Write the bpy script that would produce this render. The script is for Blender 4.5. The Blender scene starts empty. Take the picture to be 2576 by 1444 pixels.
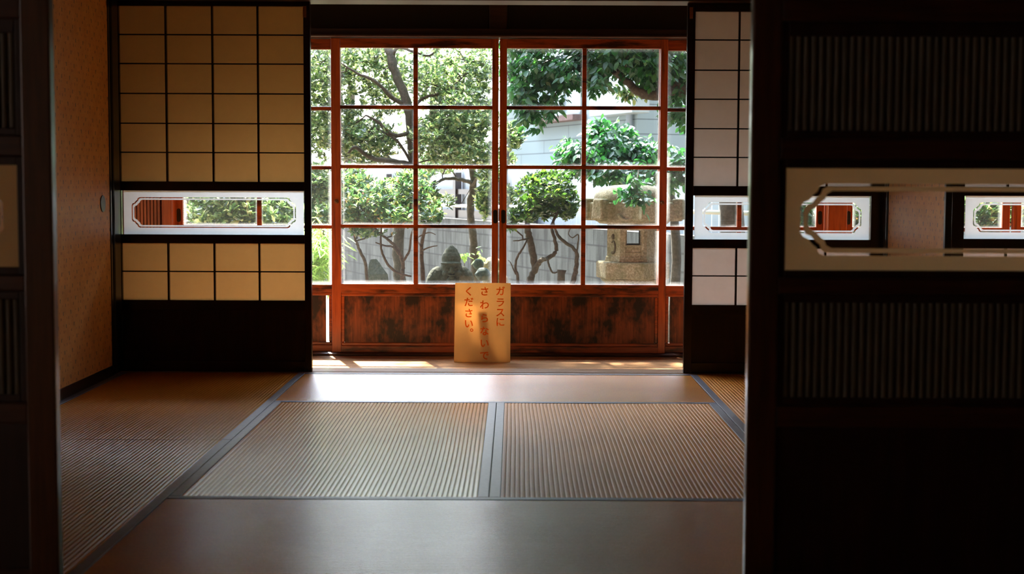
import bpy, math, random
import numpy as np
from mathutils import Vector, Matrix, geometry
random.seed(7)
RNG = np.random.default_rng(11)

# ------------------------------------------------------------------ camera
SC = bpy.context.scene
H, F, HY, VX, ROLL = 0.854, 3650.0, 465.0, 1292.0, 0.004
th = math.atan((722 - HY) / F); ps = math.atan((VX - 1288) / F)
RM = Matrix.Rotation(ps, 3, 'Z') @ Matrix.Rotation(math.pi / 2 - th, 3, 'X') @ Matrix.Rotation(ROLL, 3, 'Z')
cam_d = bpy.data.cameras.new('camera'); cam = bpy.data.objects.new('camera', cam_d)
SC.collection.objects.link(cam)
cam.matrix_world = Matrix.Translation((0, 0, H)) @ RM.to_4x4()
cam_d.sensor_width = 36; cam_d.lens = F / 2576 * 36
cam_d.clip_start = 0.05; cam_d.clip_end = 200
cam_d.dof.use_dof = True; cam_d.dof.focus_distance = 7.6; cam_d.dof.aperture_fstop = 5.0
SC.camera = cam

# ------------------------------------------------------------------ world, sun, exposure
w = bpy.data.worlds.new('sky'); SC.world = w; w.use_nodes = True
nt = w.node_tree; nt.nodes.clear()
wo = nt.nodes.new('ShaderNodeOutputWorld'); bg = nt.nodes.new('ShaderNodeBackground')
tc = nt.nodes.new('ShaderNodeTexCoord'); sp = nt.nodes.new('ShaderNodeSeparateXYZ'); cr = nt.nodes.new('ShaderNodeValToRGB')
nt.links.new(tc.outputs['Generated'], sp.inputs[0]); nt.links.new(sp.outputs['Z'], cr.inputs[0])
cr.color_ramp.elements[0].position = 0.0; cr.color_ramp.elements[0].color = (0.92, 0.97, 1.0, 1)
cr.color_ramp.elements[1].position = 0.8; cr.color_ramp.elements[1].color = (0.68, 0.80, 1.0, 1)
# hazy sky: far brighter round the sun than on the opposite side
SUNV = Vector((-0.22, 0.80, 1.02)).normalized()          # towards the sun
nm = nt.nodes.new('ShaderNodeVectorMath'); nm.operation = 'NORMALIZE'; nt.links.new(tc.outputs['Generated'], nm.inputs[0])
dt = nt.nodes.new('ShaderNodeVectorMath'); dt.operation = 'DOT_PRODUCT'; nt.links.new(nm.outputs[0], dt.inputs[0]); dt.inputs[1].default_value = SUNV
gr = nt.nodes.new('ShaderNodeValToRGB'); nt.links.new(dt.outputs['Value'], gr.inputs[0])
e = gr.color_ramp.elements; e[0].position = 0.0; e[0].color = (0.05, 0.05, 0.05, 1); e[1].position = 1.0; e[1].color = (1.5, 1.5, 1.5, 1)
for p_, v_ in ((0.35, 0.08), (0.62, 0.17), (0.82, 0.45), (0.93, 0.9)):
    q_ = e.new(p_); q_.color = (v_, v_, v_, 1)
mm_ = nt.nodes.new('ShaderNodeMath'); mm_.operation = 'MULTIPLY'; nt.links.new(gr.outputs[0], mm_.inputs[0]); mm_.inputs[1].default_value = 14.0
nt.links.new(cr.outputs[0], bg.inputs[0]); nt.links.new(mm_.outputs[0], bg.inputs[1])
nt.links.new(bg.outputs[0], wo.inputs[0])
sun_d = bpy.data.lights.new('sun', 'SUN'); sun = bpy.data.objects.new('sun', sun_d); SC.collection.objects.link(sun)
sun_d.energy = 24.0; sun_d.angle = math.radians(0.8); sun_d.color = (1.0, 0.93, 0.80)
sun.rotation_euler = SUNV.to_track_quat('Z', 'Y').to_euler()
VS = SC.view_settings
VS.view_transform = 'Standard'; VS.look = 'None'; VS.gamma = 1; VS.use_curve_mapping = False; VS.exposure = 1.15
CY = SC.cycles
CY.use_denoising = True; CY.max_bounces = 8; CY.diffuse_bounces = 5; CY.glossy_bounces = 3
CY.transmission_bounces = 4; CY.transparent_max_bounces = 12; CY.sample_clamp_indirect = 6
CY.caustics_reflective = False; CY.caustics_refractive = False


def ray(px, py):
    return RM @ Vector(((px - 1288) / F, -(py - 722) / F, -1))
def P(px, py, Y):
    d = ray(px, py); return Vector((0, 0, H)) + d * (Y / d.y)
def X(px, Y, py=600): return P(px, py, Y).x
def Z(py, Y, px=1288): return P(px, py, Y).z

# ------------------------------------------------------------------ materials
def mat(name):
    m = bpy.data.materials.new(name); m.use_nodes = True; t = m.node_tree; t.nodes.clear()
    o = t.nodes.new('ShaderNodeOutputMaterial')
    return m, t, o
def N(t, kind, **kw):
    n = t.nodes.new('ShaderNode' + kind)
    for k, v in kw.items():
        if k in n.inputs.keys(): n.inputs[k].default_value = v
        else: setattr(n, k, v)
    return n
def L(t, a, b): t.links.new(a, b)
def math_n(t, op, a, b=None):
    n = t.nodes.new('ShaderNodeMath'); n.operation = op
    for i, v in enumerate((a, b)):
        if v is None: continue
        if isinstance(v, (int, float)): n.inputs[i].default_value = v
        else: t.links.new(v, n.inputs[i])
    return n.outputs[0]
def ramp(t, fac, stops):
    r = t.nodes.new('ShaderNodeValToRGB'); e = r.color_ramp.elements
    while len(e) < len(stops): e.new(0.5)
    for i, (p, c) in enumerate(stops):
        e[i].position = p; e[i].color = (*c, 1)
    t.links.new(fac, r.inputs[0]); return r.outputs[0]

def wood(name, dark, light, rough, scale=(2, 2, 30), bump=0.15, spec=0.5, stain=None, coat=0.0):
    """streaky wood; scale is larger across the grain"""
    m, t, o = mat(name)
    c = N(t, 'TexCoord'); mp = N(t, 'Mapping', Scale=scale); L(t, c.outputs['Object'], mp.inputs[0])
    n = N(t, 'TexNoise', Scale=3.0, Detail=6.0, Roughness=0.6); L(t, mp.outputs[0], n.inputs['Vector'])
    col = ramp(t, n.outputs[0], [(0.3, dark), (0.7, light)])
    if stain:
        mp2 = N(t, 'Mapping', Scale=stain[1]); L(t, c.outputs['Object'], mp2.inputs[0])
        n2 = N(t, 'TexNoise', Scale=1.0, Detail=5.0, Roughness=0.62); L(t, mp2.outputs[0], n2.inputs['Vector'])
        f = ramp(t, n2.outputs[0], [(stain[2], (0, 0, 0)), (stain[3], (1, 1, 1))])
        mx = N(t, 'MixRGB'); L(t, f, mx.inputs[0]); mx.inputs[1].default_value = (*stain[0], 1); L(t, col, mx.inputs[2])
        col = mx.outputs[0]
    b = N(t, 'BsdfPrincipled', Roughness=rough); b.inputs['Specular IOR Level'].default_value = spec
    b.inputs['Coat Weight'].default_value = coat; b.inputs['Coat Roughness'].default_value = 0.12
    L(t, col, b.inputs['Base Color'])
    if bump:
        bp = N(t, 'Bump', Strength=bump, Distance=0.002); L(t, n.outputs[0], bp.inputs['Height']); L(t, bp.outputs[0], b.inputs['Normal'])
    L(t, b.outputs[0], o.inputs[0]); return m

def plain(name, col, rough=0.6, spec=0.4, noise=0.0, nscale=30, bump=0.0, metal=0.0):
    m, t, o = mat(name)
    b = N(t, 'BsdfPrincipled', Roughness=rough, Metallic=metal); b.inputs['Specular IOR Level'].default_value = spec
    b.inputs['Base Color'].default_value = (*col, 1)
    if noise or bump:
        c = N(t, 'TexCoord'); n = N(t, 'TexNoise', Scale=nscale, Detail=6.0, Roughness=0.65); L(t, c.outputs['Object'], n.inputs['Vector'])
        lo = tuple(x * (1 - noise) for x in col); hi = tuple(min(1, x * (1 + noise)) for x in col)
        L(t, ramp(t, n.outputs[0], [(0.3, lo), (0.7, hi)]), b.inputs['Base Color'])
        if bump:
            bp = N(t, 'Bump', Strength=bump, Distance=0.01); L(t, n.outputs[0], bp.inputs['Height']); L(t, bp.outputs[0], b.inputs['Normal'])
    L(t, b.outputs[0], o.inputs[0]); return m

M = {}
M['lacquer'] = wood('dark_lacquered_wood', (0.010, 0.004, 0.002), (0.022, 0.009, 0.004), 0.25, (30, 30, 2), 0.06, 0.45)
M['door_wood'] = wood('dark_red_brown_wood', (0.030, 0.009, 0.004), (0.075, 0.024, 0.010), 0.28, (30, 30, 2), 0.05, 0.5, coat=0.6)
M['door_wood_h'] = wood('dark_red_brown_wood_rail', (0.030, 0.009, 0.004), (0.070, 0.023, 0.010), 0.35, (2, 30, 30), 0.15, 0.45)
M['door_panel'] = wood('dark_door_board', (0.012, 0.004, 0.002), (0.032, 0.011, 0.005), 0.45, (16, 16, 1.2), 0.2, 0.35)
M['red_v'] = wood('red_varnished_wood_upright', (0.30, 0.050, 0.009), (0.52, 0.105, 0.020), 0.30, (30, 30, 2), 0.12, 0.5, ((0.055, 0.012, 0.004), (22, 22, 2.4), 0.30, 0.44))
M['red_h'] = wood('red_varnished_wood_rail', (0.26, 0.044, 0.008), (0.46, 0.090, 0.017), 0.30, (2, 30, 30), 0.12, 0.5, ((0.04, 0.010, 0.004), (4, 22, 22), 0.36, 0.52))
M['red_panel'] = wood('stained_red_board', (0.13, 0.028, 0.007), (0.32, 0.070, 0.016), 0.42, (34, 34, 2.0), 0.2, 0.4, ((0.014, 0.005, 0.003), (9, 9, 5), 0.42, 0.58))
M['beam'] = wood('dark_brown_beam', (0.030, 0.010, 0.004), (0.065, 0.022, 0.009), 0.45, (2, 30, 30), 0.12, 0.4)
M['catch'] = wood('pale_wood_catch', (0.30, 0.13, 0.045), (0.40, 0.19, 0.07), 0.5, (20, 20, 3), 0.05)
M['sill'] = wood('worn_sill_wood', (0.20, 0.10, 0.045), (0.34, 0.19, 0.09), 0.28, (2, 30, 30), 0.1, 0.5)
M['black'] = plain('black_lacquer', (0.008, 0.006, 0.005), 0.28, 0.4)
M['iron'] = plain('dark_metal_pull', (0.015, 0.011, 0.009), 0.4, 0.5, metal=0.3)
M['knob'] = plain('worn_metal_knob', (0.30, 0.12, 0.05), 0.3, 0.6, metal=0.8)
M['heri'] = plain('grey_violet_cloth_border', (0.135, 0.12, 0.15), 0.42, 0.5, noise=0.25, nscale=60)
M['ceil'] = plain('dark_ceiling_boards', (0.10, 0.055, 0.028), 0.8, 0.2)
M['plaster'] = plain('ochre_wall_plaster', (0.36, 0.24, 0.12), 0.9, 0.1, noise=0.15)
M['soil'] = plain('pale_garden_gravel', (0.17, 0.14, 0.10), 0.95, 0.1, noise=0.5, nscale=6, bump=0.6)

# veranda floor: long boards with a polished surface
def m_floorboards():
    m, t, o = mat('polished_veranda_boards')
    c = N(t, 'TexCoord'); s = N(t, 'SeparateXYZ'); L(t, c.outputs['Object'], s.inputs[0])
    mp = N(t, 'Mapping', Scale=(1.5, 26, 26)); L(t, c.outputs['Object'], mp.inputs[0])
    n = N(t, 'TexNoise', Scale=2.5, Detail=6.0, Roughness=0.6); L(t, mp.outputs[0], n.inputs['Vector'])
    col = ramp(t, n.outputs[0], [(0.3, (0.32, 0.145, 0.058)), (0.7, (0.58, 0.32, 0.145))])
    y = math_n(t, 'FRACT', math_n(t, 'DIVIDE', s.outputs['Y'], 0.115))
    gap = math_n(t, 'GREATER_THAN', y, 0.035)
    mx = N(t, 'MixRGB'); L(t, gap, mx.inputs[0]); mx.inputs[1].default_value = (0.05, 0.02, 0.01, 1); L(t, col, mx.inputs[2])
    b = N(t, 'BsdfPrincipled', Roughness=0.26); L(t, mx.outputs[0], b.inputs['Base Color'])
    bp = N(t, 'Bump', Strength=0.25, Distance=0.003); L(t, math_n(t, 'ADD', gap, math_n(t, 'MULTIPLY', n.outputs[0], 0.25)), bp.inputs['Height']); L(t, bp.outputs[0], b.inputs['Normal'])
    L(t, b.outputs[0], o.inputs[0]); return m
M['boards'] = m_floorboards()

def m_tatami(name, along, matte=False):
    """igusa rush: fine threads run across the ribs, small darker flecks"""
    m, t, o = mat(name)
    c = N(t, 'TexCoord')
    sc = (400, 60, 1) if along == 'x' else (60, 400, 1)
    mp = N(t, 'Mapping', Scale=sc); L(t, c.outputs['Object'], mp.inputs[0])
    n = N(t, 'TexNoise', Scale=1.0, Detail=3.0, Roughness=0.6); L(t, mp.outputs[0], n.inputs['Vector'])
    n2 = N(t, 'TexNoise', Scale=2.2, Detail=3.0); L(t, c.outputs['Object'], n2.inputs['Vector'])
    g = N(t, 'NewGeometry'); s = N(t, 'SeparateXYZ'); L(t, g.outputs['Position'], s.inputs[0])
    col = ramp(t, n.outputs[0], [(0.25, (0.56, 0.20, 0.02)), (0.75, (0.84, 0.34, 0.048))])
    tint = ramp(t, n2.outputs[0], [(0.3, (0.88, 0.84, 0.80)), (0.7, (1.08, 1.05, 1.0))])
    mx = N(t, 'MixRGB', blend_type='MULTIPLY'); mx.inputs[0].default_value = 1; L(t, col, mx.inputs[1]); L(t, tint, mx.inputs[2])
    low = ramp(t, math_n(t, 'MULTIPLY', math_n(t, 'ADD', s.outputs['Z'], 0.0022), 500), [(0.05, (0.45, 0.26, 0.22)), (0.7, (1, 1, 1))])   # grooves tinted a darker red-brown than the rib tops
    mx2 = N(t, 'MixRGB', blend_type='MULTIPLY'); mx2.inputs[0].default_value = 1; L(t, mx.outputs[0], mx2.inputs[1]); L(t, low, mx2.inputs[2])
    b = N(t, 'BsdfPrincipled', Roughness=0.27 if along == 'x' else 0.22, IOR=1.75 if along == 'x' else 1.45); b.inputs['Specular IOR Level'].default_value = 0.5 if along == 'x' else 0.42
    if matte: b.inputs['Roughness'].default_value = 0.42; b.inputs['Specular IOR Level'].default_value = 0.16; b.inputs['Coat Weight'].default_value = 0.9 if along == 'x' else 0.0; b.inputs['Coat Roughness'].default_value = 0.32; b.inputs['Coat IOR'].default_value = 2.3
    L(t, mx2.outputs[0], b.inputs['Base Color'])
    bp = N(t, 'Bump', Strength=0.11 if along == 'x' else 0.07, Distance=0.0012); L(t, n.outputs[0], bp.inputs['Height']); L(t, bp.outputs[0], b.inputs['Normal'])
    L(t, b.outputs[0], o.inputs[0]); return m
M['tatami_y'] = m_tatami('rush_mat_lengthwise', 'y'); M['tatami_x'] = m_tatami('rush_mat_crosswise', 'x'); M['tatami_matte'] = m_tatami('low_sheen_rush_mat', 'y', True)  # matte copy: same rush, gloss cut to keep window sheen off those mats

def m_paper(name, col, tcol, tw=0.75):
    m, t, o = mat(name)
    c = N(t, 'TexCoord'); n = N(t, 'TexNoise', Scale=25.0, Detail=6.0, Roughness=0.7); L(t, c.outputs['Object'], n.inputs['Vector'])
    k = ramp(t, n.outputs[0], [(0.3, tuple(x * 0.93 for x in tcol)), (0.7, tcol)])
    d = N(t, 'BsdfDiffuse'); d.inputs[0].default_value = (*col, 1)
    tr = N(t, 'BsdfTranslucent'); L(t, k, tr.inputs[0])
    mx = N(t, 'MixShader'); mx.inputs[0].default_value = tw
    L(t, d.outputs[0], mx.inputs[1]); L(t, tr.outputs[0], mx.inputs[2]); L(t, mx.outputs[0], o.inputs[0]); return m
M['paper'] = m_paper('warm_lit_paper', (0.55, 0.42, 0.24), (0.56, 0.40, 0.215))  # warm light bounced off the veranda floor is put into this paper colour
M['paper_white'] = m_paper('pale_paper', (0.62, 0.58, 0.55), (0.60, 0.53, 0.48))
M['frost'] = m_paper('frosted_glass_white', (0.75, 0.78, 0.78), (0.66, 0.72, 0.75), 0.8)
M['frost_tan'] = m_paper('frosted_glass_tan_lit', (0.84, 0.60, 0.31), (0.95, 0.72, 0.40), 0.6)  # same frosted glass, with the tan room light put into its colour
M['board'] = m_paper('cream_corrugated_plastic', (0.82, 0.57, 0.29), (0.90, 0.58, 0.27), 0.5)  # cream board, with the warm light from behind put into its orange tone
M['ink'] = m_paper('orange_red_ink', (0.95, 0.22, 0.03), (0.95, 0.20, 0.02), 0.4)

def m_glass(name, dirt=0.0, tint=(1, 1, 1), speck=0.0):
    m, t, o = mat(name)
    tr = N(t, 'BsdfTransparent'); tr.inputs[0].default_value = (*tint, 1)
    gl = N(t, 'BsdfGlossy', Roughness=0.0)
    fr = N(t, 'Fresnel', IOR=1.5)
    c = N(t, 'TexCoord')
    nw = N(t, 'TexNoise', Scale=5.0, Detail=1.0); L(t, c.outputs['Object'], nw.inputs['Vector'])
    bp = N(t, 'Bump', Strength=0.05, Distance=0.01); L(t, nw.outputs[0], bp.inputs['Height']); L(t, bp.outputs[0], gl.inputs['Normal'])
    mx = N(t, 'MixShader'); L(t, math_n(t, 'MINIMUM', math_n(t, 'MULTIPLY', fr.outputs[0], 1.7), 1.0), mx.inputs[0]); L(t, tr.outputs[0], mx.inputs[1]); L(t, gl.outputs[0], mx.inputs[2])
    out = mx.outputs[0]
    if dirt:
        s = N(t, 'SeparateXYZ'); L(t, c.outputs['UV'], s.inputs[0])
        ex = math_n(t, 'MINIMUM', s.outputs['X'], math_n(t, 'SUBTRACT', 1.0, s.outputs['X']))
        ey = math_n(t, 'MINIMUM', s.outputs['Y'], math_n(t, 'SUBTRACT', 1.0, s.outputs['Y']))
        e = math_n(t, 'MINIMUM', math_n(t, 'MULTIPLY', ex, 1.2), ey)
        n3 = N(t, 'TexNoise', Scale=14.0, Detail=4.0); L(t, c.outputs['Object'], n3.inputs['Vector'])
        e = math_n(t, 'ADD', e, math_n(t, 'MULTIPLY', math_n(t, 'SUBTRACT', n3.outputs[0], 0.5), 0.03))
        f = ramp(t, e, [(0.0, (dirt,) * 3), (0.016, (dirt * 0.35,) * 3), (0.07, (0.004,) * 3)])
        d1 = N(t, 'BsdfTranslucent'); d1.inputs[0].default_value = (0.9, 0.9, 0.9, 1)
        m2 = N(t, 'MixShader'); L(t, f, m2.inputs[0]); L(t, out, m2.inputs[1]); L(t, d1.outputs[0], m2.inputs[2]); out = m2.outputs[0]
    L(t, out, o.inputs[0]); return m
M['glass'] = m_glass('old_window_glass', 0.26)
M['clear'] = m_glass('clear_cut_glass', 0.0, (0.97, 0.98, 0.97))

def m_fusuma():
    m, t, o = mat('patterned_gold_paper')
    c = N(t, 'TexCoord'); s = N(t, 'SeparateXYZ'); L(t, c.outputs['Object'], s.inputs[0])
    b = N(t, 'BsdfPrincipled', Roughness=0.5); b.inputs['Specular IOR Level'].default_value = 0.35
    n = N(t, 'TexNoise', Scale=18.0, Detail=5.0); L(t, c.outputs['Object'], n.inputs['Vector'])
    col = ramp(t, n.outputs[0], [(0.3, (0.60, 0.275, 0.066)), (0.7, (0.72, 0.36, 0.10))])
    def dash(p, q, oy, oz, wu, wv, c1, src):
        row = math_n(t, 'FLOOR', math_n(t, 'DIVIDE', math_n(t, 'ADD', s.outputs['Z'], oz), q))
        v = math_n(t, 'ABSOLUTE', math_n(t, 'SUBTRACT', math_n(t, 'FRACT', math_n(t, 'DIVIDE', math_n(t, 'ADD', s.outputs['Z'], oz), q)), 0.5))
        u0 = math_n(t, 'ADD', math_n(t, 'DIVIDE', math_n(t, 'ADD', s.outputs['Y'], oy), p), math_n(t, 'MULTIPLY', row, 0.37))
        u = math_n(t, 'ABSOLUTE', math_n(t, 'SUBTRACT', math_n(t, 'FRACT', u0), 0.5))
        k = math_n(t, 'MULTIPLY', math_n(t, 'LESS_THAN', u, wu), math_n(t, 'LESS_THAN', v, wv))
        k = math_n(t, 'MULTIPLY', k, 0.75)
        x = N(t, 'MixRGB'); L(t, k, x.inputs[0]); L(t, src, x.inputs[1]); x.inputs[2].default_value = (*c1, 1); return x.outputs[0]
    col = dash(0.100, 0.052, 0.0, 0.0, 0.045, 0.15, (0.05, 0.10, 0.065), col)
    col = dash(0.100, 0.052, 0.031, 0.021, 0.03, 0.11, (0.06, 0.035, 0.02), col)
    col = dash(0.070, 0.026, 0.02, 0.008, 0.03, 0.14, (0.12, 0.06, 0.03), col)
    L(t, col, b.inputs['Base Color']); L(t, b.outputs[0], o.inputs[0]); return m
M['fusuma'] = m_fusuma()

def m_blocks(name, c1, c2, roww, rowh, stainy=1.0, mort=0.02):
    """masonry on a vertical face; UV carries metres along the wall and up"""
    m, t, o = mat(name)
    c = N(t, 'TexCoord')
    br = N(t, 'TexBrick', Scale=1.0); L(t, c.outputs['UV'], br.inputs['Vector'])
    br.inputs['Color1'].default_value = (*c1, 1); br.inputs['Color2'].default_value = (*c2, 1)
    br.inputs['Mortar'].default_value = tuple(x * 0.35 for x in c1) + (1,)
    br.inputs['Mortar Size'].default_value = mort; br.inputs['Brick Width'].default_value = roww; br.inputs['Row Height'].default_value = rowh
    mp = N(t, 'Mapping', Scale=(7, 1.2, 1)); L(t, c.outputs['UV'], mp.inputs[0])
    n = N(t, 'TexNoise', Scale=1.0, Detail=6.0, Roughness=0.6); L(t, mp.outputs[0], n.inputs['Vector'])
    st = ramp(t, n.outputs[0], [(0.36, (0.12, 0.12, 0.09)), (0.56, (1, 1, 1))])
    mx = N(t, 'MixRGB', blend_type='MULTIPLY'); mx.inputs[0].default_value = stainy; L(t, br.outputs[0], mx.inputs[1]); L(t, st, mx.inputs[2])
    n2 = N(t, 'TexNoise', Scale=60.0, Detail=3.0); L(t, c.outputs['UV'], n2.inputs['Vector'])
    b = N(t, 'BsdfPrincipled', Roughness=0.9); L(t, mx.outputs[0], b.inputs['Base Color'])
    bp = N(t, 'Bump', Strength=0.5, Distance=0.01); L(t, math_n(t, 'SUBTRACT', math_n(t, 'MULTIPLY', n2.outputs[0], 0.4), br.outputs['Fac']), bp.inputs['Height']); L(t, bp.outputs[0], b.inputs['Normal'])
    L(t, b.outputs[0], o.inputs[0]); return m
M['block'] = m_blocks('stained_concrete_block', (0.072, 0.080, 0.074), (0.054, 0.061, 0.056), 0.30, 0.15, 0.9, 0.009)
M['siding'] = m_blocks('pale_blue_white_siding', (0.32, 0.40, 0.43), (0.31, 0.39, 0.42), 1.9, 0.195, 0.0, 0.006)

def m_stone(name, a, b_, c3, sc=14, moss=(0.10, 0.11, 0.03)):
    m, t, o = mat(name)
    c = N(t, 'TexCoord'); n = N(t, 'TexNoise', Scale=sc * 5, Detail=5.0, Roughness=0.7); L(t, c.outputs['Object'], n.inputs['Vector'])
    n2 = N(t, 'TexNoise', Scale=sc * 0.45, Detail=4.0, Roughness=0.6); L(t, c.outputs['Object'], n2.inputs['Vector'])
    col = ramp(t, n.outputs[0], [(0.3, a), (0.52, b_), (0.75, c3)])
    f = ramp(t, n2.outputs[0], [(0.45, (0, 0, 0)), (0.68, (1, 1, 1))])
    mx = N(t, 'MixRGB'); L(t, math_n(t, 'MULTIPLY', f, 0.6), mx.inputs[0]); L(t, col, mx.inputs[1]); mx.inputs[2].default_value = (*moss, 1)
    b = N(t, 'BsdfPrincipled', Roughness=0.9); L(t, mx.outputs[0], b.inputs['Base Color'])
    bp = N(t, 'Bump', Strength=0.8, Distance=0.006); L(t, n.outputs[0], bp.inputs['Height']); L(t, bp.outputs[0], b.inputs['Normal'])
    L(t, b.outputs[0], o.inputs[0]); return m
M['lantern'] = m_stone('weathered_tan_granite', (0.14, 0.115, 0.06), (0.30, 0.25, 0.14), (0.55, 0.50, 0.36))
M['statue'] = m_stone('mossy_grey_stone', (0.035, 0.040, 0.022), (0.065, 0.072, 0.045), (0.13, 0.13, 0.10), moss=(.04,.05,.02))
M['slate'] = m_stone('blue_green_garden_stone', (0.045, 0.065, 0.06), (0.09, 0.12, 0.11), (0.17, 0.20, 0.18), moss=(0.08, 0.10, 0.06))
M['bark'] = m_stone('grey_brown_bark', (0.035, 0.028, 0.02), (0.08, 0.065, 0.045), (0.16, 0.13, 0.10), 10, (0.06, 0.06, 0.035))
M['bark_red'] = m_stone('red_brown_bark', (0.04, 0.025, 0.018), (0.085, 0.055, 0.038), (0.17, 0.12, 0.09), 10, (0.05, 0.04, 0.028))
M['twig'] = plain('dark_twigs', (0.06, 0.042, 0.03), 0.8, 0.2)

def m_leaf(name, stops, trans, rough=0.32, tw=0.45):
    m, t, o = mat(name)
    g = N(t, 'NewGeometry')
    col = ramp(t, g.outputs['Random Per Island'], stops)
    b = N(t, 'BsdfPrincipled', Roughness=rough); b.inputs['Specular IOR Level'].default_value = 0.6; L(t, col, b.inputs['Base Color'])
    tr = N(t, 'BsdfTranslucent')
    mm = N(t, 'MixRGB', blend_type='MULTIPLY'); mm.inputs[0].default_value = 1; L(t, col, mm.inputs[1]); mm.inputs[2].default_value = (*trans, 1); L(t, mm.outputs[0], tr.inputs[0])
    mx = N(t, 'MixShader'); mx.inputs[0].default_value = tw
    L(t, b.outputs[0], mx.inputs[1]); L(t, tr.outputs[0], mx.inputs[2]); L(t, mx.outputs[0], o.inputs[0]); return m
M['leaf_bright'] = m_leaf('yellow_green_leaves', [(0.0, (0.030, 0.065, 0.030)), (0.5, (0.095, 0.16, 0.065)), (0.82, (0.30, 0.37, 0.17)), (1.0, (0.62, 0.58, 0.38))], (2.1, 2.2, 1.6), 0.20, 0.38)  # palest leaf tones put sunny highlights and sky glints into the colour
M['leaf_camellia'] = m_leaf('dark_glossy_camellia_leaves', [(0.0, (0.022, 0.075, 0.038)), (0.6, (0.04, 0.125, 0.065)), (1.0, (0.09, 0.19, 0.075))], (1.6, 2.6, 0.9), 0.36, 0.3)
M['leaf_mid'] = m_leaf('mid_green_leaves', [(0.0, (0.025, 0.06, 0.02)), (0.6, (0.055, 0.11, 0.028)), (1.0, (0.15, 0.20, 0.05))], (1.6, 1.9, 0.8), 0.3, 0.4)
M['leaf_azalea'] = m_leaf('blue_green_azalea_leaves', [(0.0, (0.03, 0.08, 0.045)), (0.6, (0.085, 0.16, 0.085)), (0.9, (0.28, 0.33, 0.14)), (1.0, (0.45, 0.20, 0.12))], (2.0, 2.2, 1.1), 0.28, 0.4)
M['leaf_slender'] = m_leaf('slender_pale_leaves', [(0.0, (0.16, 0.26, 0.09)), (1.0, (0.40, 0.50, 0.20))], (2.2, 2.4, 1.5), 0.3, 0.5)

# ------------------------------------------------------------------ mesh helpers
def linkobj(o, parent=None):
    SC.collection.objects.link(o)
    if parent is not None: o.parent = parent
    return o
def tag(o, label=None, cat=None, group=None, kind=None):
    if label: o['label'] = label
    if cat: o['category'] = cat
    if group: o['group'] = group
    if kind: o['kind'] = kind
    return o
def empty(name, loc, **kw):
    o = bpy.data.objects.new(name, None); o.location = loc; o.empty_display_size = 0.05
    linkobj(o); return tag(o, **kw)

class MB:
    def __init__(s): s.v, s.f, s.uv = [], [], None
    def box(s, x0, x1, y0, y1, z0, z1):
        x0, x1 = sorted((x0, x1)); y0, y1 = sorted((y0, y1)); z0, z1 = sorted((z0, z1))
        b = len(s.v)
        s.v += [(x0, y0, z0), (x1, y0, z0), (x1, y1, z0), (x0, y1, z0), (x0, y0, z1), (x1, y0, z1), (x1, y1, z1), (x0, y1, z1)]
        s.f += [tuple(b + i for i in q) for q in ((0, 3, 2, 1), (4, 5, 6, 7), (0, 1, 5, 4), (1, 2, 6, 5), (2, 3, 7, 6), (3, 0, 4, 7))]
        return s
    def add(s, vs, fs):
        b = len(s.v); s.v += [tuple(v) for v in vs]; s.f += [tuple(b + i for i in f) for f in fs]; return s
    def prism(s, pts, z0, z1, taper=1.0, c=None):
        n = len(pts); c = c or (sum(p[0] for p in pts) / n, sum(p[1] for p in pts) / n)
        vs = [(p[0], p[1], z0) for p in pts] + [(c[0] + (p[0] - c[0]) * taper, c[1] + (p[1] - c[1]) * taper, z1) for p in pts]
        fs = [tuple(range(n - 1, -1, -1)), tuple(range(n, 2 * n))] + [(i, (i + 1) % n, n + (i + 1) % n, n + i) for i in range(n)]
        return s.add(vs, fs)
    def tube(s, pts, radii, sides=8, jit=0.0):
        pts = [Vector(p) for p in pts]; n = len(pts); ring = []
        up = Vector((0.31, 0.2, 0.93))
        for i, p in enumerate(pts):
            d = (pts[min(i + 1, n - 1)] - pts[max(i - 1, 0)]).normalized()
            a = d.cross(up); a = a.normalized() if a.length > 1e-3 else Vector((1, 0, 0)); b = d.cross(a)
            r = radii[i] if hasattr(radii, '__len__') else radii
            ring.append([p + (a * math.cos(k * 2 * math.pi / sides) + b * math.sin(k * 2 * math.pi / sides)) * r * (1 + jit * (random.random() - .5)) for k in range(sides)])
        vs = [v for rr in ring for v in rr]
        fs = [(i * sides + k, i * sides + (k + 1) % sides, (i + 1) * sides + (k + 1) % sides, (i + 1) * sides + k) for i in range(n - 1) for k in range(sides)]
        fs += [tuple(range(sides - 1, -1, -1)), tuple((n - 1) * sides + k for k in range(sides))]
        return s.add(vs, fs)
    def build(s, name, m, parent=None, bevel=0.0, smooth=False, label=None, uvs=None):
        me = bpy.data.meshes.new(name)
        off = Vector(parent_origin(parent))
        me.from_pydata([tuple(Vector(v) - off) for v in s.v], [], s.f)
        me.materials.append(m)
        if smooth: me.shade_smooth()
        if uvs is not None:
            u = me.uv_layers.new(name='UVMap')
            for p in me.polygons:
                for k, li in enumerate(p.loop_indices): u.data[li].uv = uvs(p.index, k, me.vertices[p.vertices[k]].co + off)
        o = bpy.data.objects.new(name, me); linkobj(o, parent)
        if bevel:
            b = o.modifiers.new('bevel', 'BEVEL'); b.width = bevel; b.segments = 2; b.limit_method = 'ANGLE'
        if label: o['label'] = label
        return o
def parent_origin(p):
    v = Vector((0, 0, 0))
    while p is not None: v = v + p.location; p = p.parent
    return v
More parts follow.
